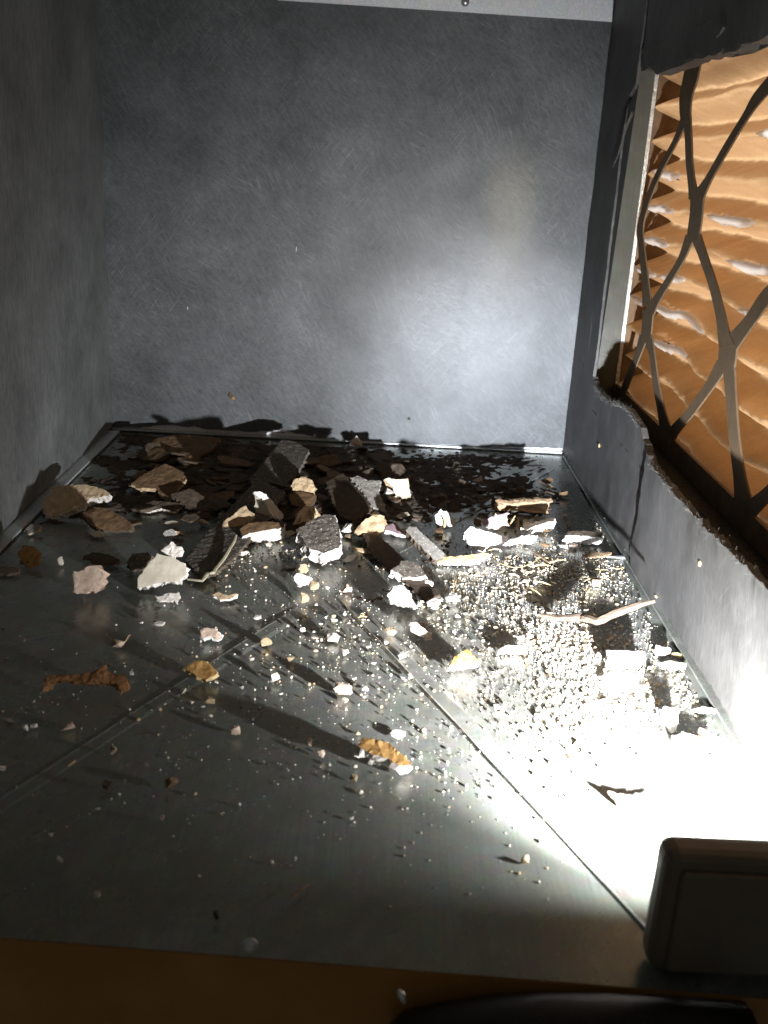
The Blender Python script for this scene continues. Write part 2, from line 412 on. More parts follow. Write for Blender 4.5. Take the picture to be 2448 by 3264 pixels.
# ------------------------------------------------------------------ left wall
lw = struct(empty('left_wall', (XL, .7, 0)))
low = [(0, 1163), (30, 1128), (60, 1093), (95, 1062), (140, 1025), (180, 985), (222, 948), (240, 930)]
P = [WX(x, y, XL) for x, y in low]
P = [Vector((XL, .25, .012))]+[Vector((XL, p.y, max(.004, p.z))) for p in P[:-1]]+[Vector((XL, YB, .004)), Vector((XL, YB, ZT+.12)), Vector((XL, .25, ZT+.12))]
inwall('duct_liner', P, (1, 0, 0), .013, [M['liner_left']], step=.014, amp=.0004, ns=80, seed=5, jit=.0004, dens=.008, curl=backcurl, smooth=True, parent=lw)
o = boxo('steel_panel', (XL-.016, .25, -.01), (XL-.0135, YB+.01, ZT+.12), M['steel']); o.parent = lw; o.matrix_parent_inverse = Matrix.Translation(-lw.location)
o = boxo('bottom_flange', (XL-.013, .3, .0006), (XL+.011, YB-.013, .0024), M['steel']); o.parent = lw; o.matrix_parent_inverse = Matrix.Translation(-lw.location)

# ------------------------------------------------------------------ right wall with the filter opening
rw = struct(empty('right_wall', (XR, .7, 0)))
def inrw(o): o.parent = rw; o.matrix_parent_inverse = Matrix.Translation(-rw.location); return o
# lower band of liner: ragged top edge, far part
Wt = [(355, 150), (395, 215), (450, 320), (520, 400), (545, 480), (600, 540), (650, 600), (700, 590), (760, 625), (800, 690), (830, 740), (855, 830), (870, 885), (900, 985)]
Wb = [(870, 1180), (770, 1290), (600, 1370), (545, 1310), (490, 1220), (440, 1140), (400, 1060), (360, 980), (330, 910), (310, 840)]
P = [WX(x, y, XR, 'W') for x, y in Wt]+[Vector((XR, .70, .085)), Vector((XR, .70, .012))]+[WX(x, y, XR, 'W') for x, y in Wb[2:]]
for q in P:
    if q.z < .06: q.z = max(q.z-.004, .0026)
for q in P: q.y = min(q.y, YB+.002)
inwall('duct_liner', P, (-1, 0, 0), .005, [M['liner_right']], step=.010, amp=.0005, ns=90, seed=8, jit=.0006, dens=.004, curl=backcurl, smooth=True, parent=rw)
# near part overlapping it
Wt = [(868, 905), (900, 975), (960, 1060), (1060, 1180), (1160, 1290), (1260, 1400), (1340, 1470), (1430, 1560), (1520, 1640), (1659, 1790)]
P = [WX(x, y, XR-.003, 'W') for x, y in Wt]+[Vector((XR-.003, .38, .104)), Vector((XR-.003, .26, .103)), Vector((XR-.003, .26, .008))]
lowD = [(1659, 1662), (1600, 1570), (1560, 1500), (1515, 1430), (1450, 1330), (1400, 1270), (1362, 1215)]
P += [WX(x, y, XR-.003) for x, y in lowD]+[WX(760, 1480, XR-.003, 'W'), WX(815, 1290, XR-.003, 'W'), WX(830, 1180, XR-.003, 'W'), WX(850, 1040, XR-.003, 'W')]
for q in P:
    if q.z < .06: q.z = max(q.z-.006, .0026)
inwall('duct_liner', P, (-1, 0, 0), .006, [M['liner_right']], step=.010, amp=.0005, ns=90, seed=9, jit=.0006, dens=.004, curl=backcurl, smooth=True, parent=rw)
inrw(boxo('bottom_flange', (XR-.0022, .3, .0006), (XR+.012, YB-.013, .0024), M['floor']))
inrw(boxo('steel_panel', (XR+.0125, .25, -.01), (XR+.0145, YB+.01, .0775), M['darkgrit']))
# strip of liner beside the back corner, up to the jamb of the opening
yl = .988
P = [Vector((XR, YB+.001, .06)), Vector((XR, yl, .06)), Vector((XR, yl-.001, .2)), Vector((XR, yl, .30)), Vector((XR, yl, .36)), Vector((XR, WX(1372, 205, XR).y, .372)), Vector((XR, WX(1372, 205, XR).y, ZT+.1)), Vector((XR, YB+.001, ZT+.1))]
inwall('duct_liner', P, (-1, 0, 0), .003, [M['liner_right']], step=.012, amp=.0004, ns=90, seed=10, jit=.0004, dens=.006, curl=backcurl, smooth=True, parent=rw)
# liner above the opening, hanging ragged edge
Tp = [(430, 690), (520, 655), (580, 720), (640, 690), (700, 672), (800, 640), (860, 612), (950, 570), (1040, 560), (1080, 530), (1130, 545), (1160, 520), (1225, 478), (1235, 520), (1260, 500), (1330, 500), (1370, 480), (1400, 425), (1470, 410), (1540, 400), (1600, 380), (1659, 335)]
P = [WX(x, y, XR, 'T') for x, y in Tp]
yj = P[0].y
P = P+[Vector((XR, .25, .385)), Vector((XR, .25, ZT+.1)), Vector((XR, yj+.003, ZT+.1))]
inwall('duct_liner', P, (-1, 0, 0), .012, [M['liner_right']], step=.012, amp=.0005, ns=90, seed=11, jit=.0004, dens=.007, curl=backcurl, smooth=True, parent=rw)
inrw(boxo('steel_panel', (XR+.0125, .25, .395), (XR+.0145, YB+.01, ZT+.12), M['steel']))
# steel channel lining the opening: far jamb, sill, head
YJ = 1.022
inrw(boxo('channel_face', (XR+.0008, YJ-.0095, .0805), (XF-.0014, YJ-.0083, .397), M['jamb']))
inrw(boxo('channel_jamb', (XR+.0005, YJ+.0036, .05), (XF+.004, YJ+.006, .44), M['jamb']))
inrw(boxo('channel_lip', (XF-.0012, YJ-.010, .09), (XF+.0022, YJ-.0002, .40), M['glint']))
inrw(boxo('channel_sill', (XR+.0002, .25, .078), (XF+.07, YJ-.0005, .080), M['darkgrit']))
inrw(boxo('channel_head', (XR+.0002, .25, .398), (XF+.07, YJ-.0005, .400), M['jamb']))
# shredded fibre hanging at torn edges of the liner
def shred(path, r0, seed):
    rnd = random.Random(seed); pts = [Vector(p) for p in path]
    bm = tube_bm(pts, [r0*(1-.8*i/(len(pts)-1)) for i in range(len(pts))], 5)
    return inrw(link('torn_fibre', mesh_of(bm, 'torn_fibre', M['fuzz'])))
shred([WX(x, y, XR-.002, 'T') for x, y in ((350, 1090), (300, 1200), (250, 1370), (215, 1490), (160, 1620))], .0016, 1)
shred([WX(x, y, XR-.002, 'T') for x, y in ((1240, 250), (1200, 320), (1160, 360))], .0016, 2)
shred([WX(x, y, XR-.001, 'T') for x, y in ((1230, 470), (1228, 500), (1232, 525))], .0009, 3)
rnd = random.Random(4)
def fuzz(anchor, n, L, seed):
    rnd = random.Random(seed); bm = bmesh.new()
    for i in range(n):
        k = rnd.random()*(len(anchor)-1); a = anchor[int(k)].lerp(anchor[int(k)+1], k % 1)
        d = Vector((-.25+rnd.gauss(0, .35), rnd.gauss(0, .7), abs(rnd.gauss(.5, .6)))).normalized(); l = L*rnd.uniform(.3, 1.2)
        pts = [a+d*l*j/3+Vector((rnd.gauss(0, 1), rnd.gauss(0, 1), rnd.gauss(0, 1)))*l*.12*j for j in range(4)]
        tube_bm(pts, [.00011, .0001, .00008, .00005], 3, bm)
    o = inrw(link('frayed_fibre', mesh_of(bm, 'frayed_fibre', M['fuzz']))); o['kind'] = 'stuff'
fuzz([WX(x, y, XR+.002, 'W') for x, y in ((545, 480), (600, 545), (650, 600), (700, 590), (770, 640), (830, 745))], 600, .0045, 5)
fuzz([WX(x, y, XR-.001, 'W') for x, y in ((900, 975), (1060, 1180), (1260, 1400), (1430, 1560), (1659, 1790))], 800, .0032, 6)
fuzz([WX(x, y, XR+.004, 'W') for x, y in ((1400, 1500), (1470, 1540), (1520, 1600), (1600, 1720))], 700, .0045, 7)
fuzz([WX(x, y, XR, 'T') for x, y in ((520, 655), (700, 672), (950, 570), (1130, 545), (1330, 500), (1540, 400))], 120, .005, 8)
def screw_tip(px, k, X, ln):
    p = WX(*px, X, k); bm = bmesh.new(); prof = []
    for i in range(9):
        h = i/8*ln; r = .0021*(1-.75*(i/8)**2); prof += [(h, r*.7), (h+ln/16, r)]
    prof.append((ln*1.08, 0)); lathe_bm(prof, p, (-1, -.1, .05), 12, bm)
    return inrw(link('screw_tip', mesh_of(bm, 'screw_tip', M['screw'], True)))
screw_tip((850, 412), 'C', XR-.001, .011)
screw_tip((1195, 972), 'C', XR-.002, .014)
# small light bits stuck in the liner
def bit(px, k, X, wpx, hpx, m_):
    p = WX(*px, X, k); bm = bmesh.new(); bmesh.ops.create_icosphere(bm, subdivisions=1, radius=1)
    for v in bm.verts:
        v.co = p+Vector((v.co.x*.001, v.co.y*mpx(p, wpx, k)*1.6, v.co.z*mpx(p, hpx, k)))*(1+.3*noise.noise(v.co*3))
    inrw(link('stuck_fleck', mesh_of(bm, 'stuck_fleck', m_)))
bit((1217, 1620), 'W', XR-.0035, 12, 22, M['straw']); bit((565, 855), 'W', XR-.0005, 10, 16, M['straw'])
bit((1405, 1222), 'C', XR-.004, 14, 9, M['straw']); bit((600, 1325), 'W', XR-.0008, 6, 5, M['granule'])

# ------------------------------------------------------------------ front lip of the opening, reflected orange put into its colour
lip = struct(empty('front_lip', (0, YF, 0)))
P = [fl+Vector((0, -.0006, -.0015)), fr+Vector((0, -.0006, -.0015)), fr+Vector((0, -.006, -.16)), fl+Vector((0, -.006, -.16))]
nn = (P[1]-P[0]).cross(P[2]-P[0]).normalized()
if nn.y > 0: nn = -nn
o = link('lip_face', plate_mesh('lip_face', P, nn, .002, [M['lip']], step=.02, amp=.0004, ns=30, seed=2, smooth=True)); o.parent = lip; o.matrix_parent_inverse = Matrix.Translation(-lip.location)
p = hit((540, 2040), 'D', P[0], nn)
screw_head('screw', p, nn, .0026, lip)

# ------------------------------------------------------------------ pleated air filter
fil = empty('pleated_air_filter', (XF, .65, .08))
tag(fil, 'orange pleated air filter behind a dark branching card lattice', 'air filter')
def infil(o): o.parent = fil; o.matrix_parent_inverse = Matrix.Translation(-fil.location); return o
PITCHZ, Z0 = .0288, .3006
def sagf(y, z):
    return .0105*noise.noise(Vector((y*6.5, z*7, 2.2)))*min(1, max(0, 1.0-y)*6)+.003*noise.noise(Vector((y*19, z*30, 7)))
def beadz(k, y):
    z = Z0+k*PITCHZ; zz = z
    for _ in range(8): zz = z-sagf(y, zz)
    return zz
TIPS = {0: [(.895, .99)], -1: [(.90, 1.003), (.70, .80)], -2: [(.90, 1.005), (.64, .74)], -3: [(.93, 1.006), (.84, .918), (.66, .70)], -4: [(.955, 1.008), (.77, .945)], -5: [(.80, .92)], 1: [(.64, .72)]}
def media():
    bm = bmesh.new(); ny = 320; zs = []; z = .074
    dz = PITCHZ/16; rows = []
    while z < .405: zs.append(z); z += dz
    for z in zs:
        row = []
        for j in range(ny+1):
            y = .30+(YJ-.006-.30)*j/ny
            far = max(0, (1.0-y))
            sag = sagf(y, z)
            ph = ((z+sag-Z0)/PITCHZ) % 1.0
            tri = abs(ph-.5)*2            # 1 at ridge, 0 in valley
            tri = .5-.5*math.cos(math.pi*tri**.9); tri = .35*tri+.65*(abs(ph-.5)*2)
            # ridge end is flattened against the lattice
            depth = .0022+.031*(1-tri)+.0048*noise.noise(Vector((y*20, z*34, 9)))+.0016*noise.noise(Vector((y*70, z*90, 3)))
            kp = math.floor((z+sag-Z0)/PITCHZ+.5); sg = 1 if ph < .5 else -1
            fold = ((y+sg*.9*abs(ph-.5)*PITCHZ+.37*kp)/.0175+.5*noise.noise(Vector((y*40, kp*3.1, .5)))) % 1.0
            depth += .0050*abs(fold-.5)*(1-tri*.5)
            row.append(bm.verts.new((XF+depth, y, z)))
        rows.append(row)
    for zi, (a, b) in enumerate(zip(rows, rows[1:])):
        for j in range(ny):
            y = (a[j].co.y+a[j+1].co.y)/2; zc = (a[j].co.z+b[j].co.z)/2
            k = round((zc+sagf(y, zc)-Z0)/PITCHZ)
            if any(y0+(.055 if k < -3 else .020) < y < y1-.016 for y0, y1 in TIPS.get(k, [])) and abs(zc-beadz(k, y)) < .0021: continue
            f = bm.faces.new((a[j], a[j+1], b[j+1], b[j])); f.smooth = True
    return mesh_of(bm, 'pleated_media', M['media'])
infil(link('pleated_media', media()))
# white glue beads along parts of the pleat tips
rnd = random.Random(21)
for k in range(-8, 4):
    z = Z0+k*PITCHZ
    if not .085 < z < .39: continue
    segs = TIPS.get(k, [])
    for y0, y1 in segs:
        bm = bmesh.new(); n = 26; prev = None
        for i in range(n+1):
            y = y0+(y1-y0)*i/n; far = max(0, 1.0-y)
            zz = beadz(k, y)
            e = math.sin(math.pi*min(1, max(0, i/n)))**.5
            h = (.0036+.0022*noise.noise(Vector((y*90, z*50, 1))))*e+.0002
            x = XF+.0014
            ring = [bm.verts.new((x+a*.003, y, zz+b*h)) for a, b in ((.8, -1), (-.2, -.6), (-.4, 0), (-.2, .6), (.8, 1))]
            if prev:
                for q in range(4):
                    f = bm.faces.new((prev[q], prev[q+1], ring[q+1], ring[q])); f.smooth = True
            prev = ring
        infil(link('glue_bead', mesh_of(bm, 'glue_bead', M['glue'])))
# die-cut lattice: flat card strips with rounded crotches
def lattice():
    strips = [
        [(1500, 120, 18), (1490, 170, 17), (1481, 205, 15), (1479, 240, 13), (1481, 262, 12)],
        [(1478, 255, 9), (1460, 300, 6), (1436, 345, 6), (1412, 395, 6), (1392, 450, 6), (1382, 500, 7), (1388, 560, 7), (1393, 610, 8), (1397, 660, 11)],
        [(1483, 255, 9), (1486, 300, 8), (1488, 350, 8), (1494, 400, 9), (1500, 428, 15)],
        [(1700, 140, 16), (1640, 205, 13), (1610, 250, 8), (1570, 315, 8), (1530, 385, 8), (1510, 420, 13), (1503, 440, 12)],
        [(1505, 420, 16), (1503, 460, 15), (1498, 500, 15), (1497, 520, 15)],
        [(1490, 510, 11), (1470, 560, 7.5), (1440, 610, 7.5), (1415, 650, 9), (1402, 675, 12)],
        [(1502, 510, 12), (1520, 560, 10), (1540, 620, 10), (1555, 680, 11), (1562, 720, 14), (1570, 750, 20)],
        [(1399, 670, 13), (1397, 700, 12), (1394, 735, 12)],
        [(1390, 725, 10), (1375, 770, 7), (1355, 820, 7), (1335, 870, 8)],
        [(1398, 725, 10), (1408, 770, 6.5), (1416, 830, 7), (1428, 890, 9), (1438, 930, 14)],
        [(1720, 580, 17), (1659, 635, 16), (1620, 690, 14), (1590, 728, 17), (1573, 752, 18)],
        [(1573, 735, 21), (1570, 770, 21), (1567, 800, 19)],
        [(1560, 785, 16), (1530, 835, 11), (1490, 890, 10), (1455, 930, 12), (1440, 955, 15)],
        [(1573, 790, 14), (1578, 860, 12), (1585, 950, 12), (1596, 1030, 14), (1605, 1090, 22)],
        [(1438, 925, 15), (1440, 960, 18), (1442, 1000, 24)],
        [(1720, 1010, 18), (1659, 1065, 16), (1630, 1090, 18), (1605, 1115, 22)],
        [(1605, 1085, 22), (1606, 1130, 26), (1608, 1190, 30)]]
    bm = bmesh.new()
    for si, st in enumerate(strips):
        # smooth interpolation
        pts = []
        for i in range(len(st)-1):
            p0, p1, p2, p3 = st[max(0, i-1)], st[i], st[i+1], st[min(len(st)-1, i+2)]
            for j in range(5):
                t = j/5
                pts.append(tuple(.5*((2*p1[a])+(-p0[a]+p2[a])*t+(2*p0[a]-5*p1[a]+4*p2[a]-p3[a])*t*t+(-p0[a]+3*p1[a]-3*p2[a]+p3[a])*t**3) for a in range(3)))
        pts.append(st[-1]); prev = None
        for i, (x, y, w) in enumerate(pts):
            a = pts[max(0, i-1)]; b = pts[min(len(pts)-1, i+1)]
            t = Vector((b[0]-a[0], b[1]-a[1])).normalized(); s = Vector((-t.y, t.x))*w*.88
            X = XF-.0016+si*.00006
            l_, r_ = WX(x+s.x, y+s.y, X), WX(x-s.x, y-s.y, X)
            ring = [bm.verts.new(q) for q in (l_, r_, r_+Vector((.0014, 0, 0)), l_+Vector((.0014, 0, 0)))]
            if prev:
                for q in range(4): bm.faces.new((prev[q], prev[(q+1) % 4], ring[(q+1) % 4], ring[q]))
            else: bm.faces.new(ring[::-1])
            prev = ring
        bm.faces.new(prev)
    return mesh_of(bm, 'card_lattice', M['grid'])
infil(link('card_lattice', lattice()))
infil(boxo('card_frame', (XF+.0024, YJ-.0105, .0805), (XF+.045, YJ-.006, .3975), M['card']))
infil(boxo('card_frame', (XF+.0015, .28, .0805), (XF+.045, YJ-.011, .086), M['card']))
infil(boxo('card_frame', (XF-.001, .28, .0806), (XF+.0014, YJ-.011, .098), M['card']))
infil(boxo('card_frame', (XF-.001, .28, .393), (XF+.045, YJ-.011, .3975), M['card']))

# ------------------------------------------------------------------ work light standing at the front right
LP = Vector((.150, .350, .0395))
wl = empty('work_light', (.165, .327, 0))
tag(wl, 'grey rounded work light facing away, shining across the floor', 'work light')
def inwl(o): o.parent = wl; o.matrix_parent_inverse = Matrix.Translation(-wl.location); return o
inwl(boxo('body', (.1185, .3185, .0005), (.2085, .3350, .0560), M['lampgrey'], bev=.0055))
inwl(boxo('back_panel', (.1245, .3158, .004), (.2055, .3192, .0500), M['rubber'] if 0 else M['lampgrey'], bev=.0018))
bm = lathe_bm([(0, .0070), (.003, .0070), (.004, .0066), (.0035, .0062), (.0015, .0)], Vector((LP.x, .3348, LP.z-.004)), (0, 1, 0), 24)
inwl(link('bezel', mesh_of(bm, 'bezel', M['rubber'], True)))
bm = lathe_bm([(.0, .0060), (.0012, .005), (.0016, 0)], Vector((LP.x, .3375, LP.z-.004)), (0, 1, 0), 24)
inwl(link('lens', mesh_of(bm, 'lens', M['lens'], True)))
# black handle hanging down over the front lip
hp = [hit(q, 'D', (0, .300, 0), Vector((0, 1, 0))) for q in ((872, 2165), (905, 2150), (980, 2140), (1080, 2128), (1200, 2120), (1330, 2122), (1480, 2130), (1640, 2140))]
inwl(link('handle', mesh_of(tube_bm([p+Vector((0, 0, -.031)) for p in hp], [.014, .0175, .0185, .019, .019, .019, .019, .019], 18), 'handle', M['rubber'], True)))
bm = bmesh.new(); c0 = hit((868, 2150), 'D', (0, .282, 0), Vector((0, 1, 0)))
tube_bm([c0+Vector((-.0012, 0, .002)), c0+Vector((0, 0, 0)), c0+Vector((.0012, 0, -.0035))], [.0007, .0013, .0006], 10, bm)  # added pale sliver standing in for a highlight on the black handle
inwl(link('handle_highlight', mesh_of(bm, 'handle_highlight', M['screw'], True)))
def wlamp(*a, **k): return inwl(lamp(*a, **k))
wlamp('work_light_spill', 'SPOT', LP, LP+Vector((-.12, 1, -.02)), 4.0, (.96, .98, 1), spot_size=R(172), spot_blend=1.0, shadow_soft_size=.0035)
wlamp('work_light_flood', 'SPOT', LP, LP+Vector((-.05, 1, -.27)), 30.0, (.97, .98, 1), spot_size=R(108), spot_blend=1.0, shadow_soft_size=.0035)
wlamp('work_light_beam', 'SPOT', LP, (.155, YB, .022), 36.0, (.78, .85, 1), spot_size=R(35), spot_blend=1.0, shadow_soft_size=.0035)

# ------------------------------------------------------------------ debris
def slab(name, label, cat, k, poly, base, tilt, thick, face, core, az=0, amp=.0006, seed=None, step=.0019, group=None, lift=0, rough=None, ns=230):
    seed = seed if seed is not None else int(abs(poly[0][0])*7+abs(poly[0][1])*3) % 977
    t, a = R(tilt), R(az)
    n = Vector((math.sin(a)*math.sin(t), -math.cos(a)*math.sin(t), math.cos(t)))
    P0 = G(*base, k)+Vector((0, 0, lift)); Pp = P0+n*thick
    P3 = [hit(q, k, Pp, n) for q in poly]
    rg = .0009 if rough is None else rough
    o = link(name, plate_mesh(name, P3, n, thick, [M[face], M[core]], step=step, amp=amp*.6, ns=ns, seed=seed, jit=.00028, dens=.0019, zmin=.0006, rough=rg))
    centred(o); tag(o, label, cat, group); return o
def rock_bm(w, d, h, seed, npts=13, sub=2, amp=.08, pow_=1.0):
    rnd = random.Random(seed); bm = bmesh.new()
    for i in range(npts):
        while True:
            q = Vector((rnd.uniform(-1, 1), rnd.uniform(-1, 1), rnd.uniform(-1, 1)))
            if .55 < sum(abs(x)**3 for x in q) < 1.6: break
        bm.verts.new(q)
    r = bmesh.ops.convex_hull(bm, input=bm.verts)
    bmesh.ops.delete(bm, geom=[v for v in bm.verts if not v.link_faces], context='VERTS')
    bmesh.ops.triangulate(bm, faces=bm.faces)
    if sub: bmesh.ops.subdivide_edges(bm, edges=bm.edges, cuts=sub*2-1, use_grid_fill=True)
    xs = [v.co.copy() for v in bm.verts]
    mn = Vector([min(v[i] for v in xs) for i in range(3)]); mx = Vector([max(v[i] for v in xs) for i in range(3)])
    for v in bm.verts:
        c = v.co.copy(); dirn = c.normalized()
        if sub: c += dirn*(noise.fractal(c*2.2+Vector((seed, 0, 0)), .8, 2.2, 4)*amp*2)
        q = Vector(((c.x-mn.x)/(mx.x-mn.x)-.5, (c.y-mn.y)/(mx.y-mn.y)-.5, (c.z-mn.z)/(mx.z-mn.z)))
        v.co = Vector((q.x*w, q.y*d, q.z*h-.06*h))
    return bm
def lump(name, label, cat, k, base, wpx, hpx, m_, seed, dr=.65, rot=0, group=None, lift=0, amp=.09, sub=2):
    p = G(*base, k)+Vector((0, 0, lift)); w = mpx(p, wpx, k); h = mpx(p, hpx, k)
    d = w*dr; dep = math.atan2(H, p.y)
    hh = max(h*.5, math.sqrt(max(0, h*h-(d*math.sin(dep))**2))/math.cos(dep))
    bm = rock_bm(w, d, hh, seed, 14, sub, amp)
    o = link(name, mesh_of(bm, name, M[m_]), None, p+Vector((0, d*.5, .0003))); o.rotation_euler.z = R(rot)
    tag(o, label, cat, group); return o
def stick(name, label, cat, k, pts, wpx, m_, z=.002, sq=.5, taper=.5, group=None, zs=None):
    P = [G(x, y, k, (zs[i] if zs else z)) for i, (x, y) in enumerate(pts)]
    # smooth and roughen
    Q = []
    for i in range(len(P)-1):
        for j in range(4): Q.append(P[i].lerp(P[i+1], j/4))
    Q.append(P[-1]); r = mpx(P[0], wpx, k)/2; n = len(Q)
    Q = [q+Vector((noise.noise(q*90), noise.noise(q*90+Vector((9, 0, 0))), .4*noise.noise(q*80+Vector((0, 7, 0)))))*r*.35 for q in Q]
    rad = [r*(1-taper*abs(2*i/(n-1)-1)**3)*(1+.18*noise.noise(q*200)) for i, q in enumerate(Q)]
    o = link(name, mesh_of(tube_bm(Q, rad, 8, sq=sq), name, M[m_])); centred(o); tag(o, label, cat, group); return o

# --- left part of the pile
slab('plaster_chunk', 'rounded tan plaster slab with broken white lower edge beside the left wall', 'plaster chunk', 'A',
     [(270, 600), (330, 560), (345, 515), (430, 500), (540, 495), (640, 515), (700, 545), (706, 570), (640, 580), (585, 585), (540, 640), (490, 660), (420, 680), (330, 705), (285, 680)], (420, 722), 34, .007, 'tan', 'plaster', amp=.0012)
slab('plaster_chunk', 'crumbly pinkish block with a dark crack across its face, standing on the left', 'plaster chunk', 'A',
     [(470, 1080), (480, 1065), (545, 1050), (550, 1035), (590, 1020), (625, 1025), (650, 1055), (668, 1080), (660, 1150), (630, 1185), (560, 1195), (500, 1205), (475, 1195), (485, 1150)], (560, 1210), 66, .014, 'pink', 'pink', amp=.0016, ns=130)
slab('plaster_chunk', 'large cream-faced plaster block with pale broken bottom edge, left of the centre', 'plaster chunk', 'A',
     [(1020, 945), (1060, 955), (1100, 965), (1150, 985), (1200, 1020), (1212, 1075), (1160, 1125), (1070, 1128), (1000, 1142), (910, 1165), (892, 1170), (895, 1100), (940, 1040)], (1050, 1205), 56, .011, 'cream', 'plaster_clean', amp=.0003)
slab('plaster_chunk', 'small ragged white chunk perched on the top of the large cream block', 'plaster chunk', 'A',
     [(1040, 925), (1095, 890), (1108, 868), (1135, 895), (1170, 920), (1165, 945), (1120, 965), (1060, 945)], (1110, 1130), 60, .009, 'plaster', 'plaster', lift=.0105, amp=.0012)
slab('plaster_chunk', 'white scrap with rusty stain under the front of the large cream block', 'plaster chunk', 'A',
     [(1010, 1225), (1090, 1205), (1160, 1190), (1172, 1215), (1150, 1270), (1130, 1250), (1100, 1250), (1040, 1250)], (1090, 1265), 35, .003, 'plaster', 'plaster', amp=.0008)
stick('dead_stem', 'bent grey green hollow stem leaning behind the large cream block', 'stem', 'A', [(1215, 1110), (1310, 1120), (1345, 1070), (1380, 1070), (1440, 985), (1500, 890), (1530, 825)], 34, 'twig', zs=[.003, .003, .004, .005, .006, .008, .010], sq=.55, taper=.35)
slab('plaster_chunk', 'curved tan rim fragment with pale edge just right of the bent stem', 'plaster chunk', 'A',
     [(1440, 765), (1450, 735), (1500, 700), (1560, 650), (1590, 630), (1605, 660), (1655, 690), (1620, 715), (1560, 750), (1500, 780), (1455, 785)], (1500, 800), 30, .005, 'tan', 'cream', amp=.0012, lift=.008)
slab('paint_flake', 'wide dark brown flake lying against the back wall, leftmost there', 'paint flake', 'A',
     [(970, 220), (1010, 200), (1160, 170), (1300, 180), (1430, 200), (1380, 260), (1260, 330), (1060, 335), (985, 270)], (1120, 345), 10, .004, 'brown', 'brown', amp=.001)
slab('paint_flake', 'mid brown angular flake with a torn notch and pale left corner', 'paint flake', 'A',
     [(850, 490), (920, 435), (990, 400), (1070, 360), (1130, 385), (1190, 420), (1210, 460), (1150, 530), (1090, 600), (1045, 565), (1010, 520), (900, 520)], (1060, 610), 18, .004, 'brown', 'tan', amp=.001)
slab('paint_flake', 'reddish brown wedge flake in front of the rounded tan slab', 'paint flake', 'A',
     [(530, 680), (600, 640), (690, 650), (790, 700), (870, 770), (850, 795), (700, 795), (580, 760)], (700, 805), 22, .004, 'brown', 'umber', amp=.0008)
slab('paint_flake', 'dark flake with one bright curled white edge in the shaded left pile', 'paint flake', 'A',
     [(845, 650), (1000, 600), (1210, 618), (1190, 640), (1130, 668), (1050, 650), (950, 675)], (1050, 680), 14, .003, 'umber', 'plaster', amp=.001)
slab('paint_flake', 'long dark flake right of the flake with the curled white edge', 'paint flake', 'A',
     [(1110, 560), (1230, 520), (1340, 590), (1420, 630), (1380, 670), (1230, 660)], (1260, 690), 20, .004, 'umber', 'umber')
slab('paint_flake', 'orange amber flake lying alone at the far left of the floor', 'paint flake', 'A',
     [(120, 930), (160, 890), (230, 900), (265, 940), (240, 1000), (180, 1025), (130, 990)], (185, 1040), 30, .004, 'amber', 'amber', amp=.001)
slab('paint_flake', 'dull brown flake cut by the left edge of the picture', 'paint flake', 'A',
     [(-40, 1060), (0, 1030), (60, 1020), (120, 1040), (125, 1065), (50, 1080)], (60, 1085), 14, .003, 'umber', 'umber')
slab('paint_flake', 'small grey brown chip next to the shiny foot of the left wall', 'paint flake', 'A',
     [(165, 785), (200, 755), (250, 752), (270, 770), (240, 800), (190, 815)], (215, 820), 22, .003, 'greydust', 'cream')
slab('paint_flake', 'grey shaded flake behind the large cream block', 'paint flake', 'A',
     [(820, 1000), (860, 945), (960, 935), (985, 960), (920, 1040), (850, 1055)], (870, 1060), 26, .004, 'speckled', 'umber')
slab('paint_flake', 'flat brown crumbly flake behind the pinkish block', 'paint flake', 'A',
     [(540, 960), (600, 935), (700, 945), (780, 985), (740, 1010), (620, 1000)], (660, 1015), 15, .003, 'umber', 'brown')
for px, w, h, lb in (((852, 300), 96, 38, 'oval grey paper chip near the left back corner'), ((390, 990), 34, 56, 'white crescent chip left of the pinkish block'),
                     ((632, 816), 92, 34, 'small oval tan chip below the reddish wedge flake'), ((1100, 815), 84, 50, 'round grey chip in shade left of the bent stem'),
                     ((1120, 745), 100, 26, 'thin pale sliver in the shaded left pile')):
    pts = [(px[0]+w/2*math.cos(a*.7854)*(1+.12*math.sin(a*5)), px[1]+h/2*math.sin(a*.7854)) for a in range(8)]
    slab('paint_chip', lb, 'paint chip', 'A', pts, (px[0], px[1]+h/2+6), 18 if h < 50 else 50, .0022, 'plaster' if 'white' in lb else ('greydust' if 'grey' in lb else 'cream'), 'cream', amp=.0003)
slab('wood_board', 'long dark dusty board lying diagonally under the bent stem, below the speckled plate', 'board', 'D',
     [(556, 1035), (618, 1062), (560, 1140), (505, 1205), (462, 1240), (436, 1246), (398, 1208), (450, 1148), (508, 1085)], (440, 1252), 2.5, .0035, 'speckled', 'umber', amp=.0006)
slab('wood_board', 'plain dark board lying diagonally, right of the large dark-topped chunk', 'board', 'D',
     [(782, 1150), (822, 1160), (905, 1238), (950, 1285), (920, 1296), (870, 1252), (800, 1190)], (925, 1300), 2.5, .0028, 'umber', 'umber', amp=.0004)
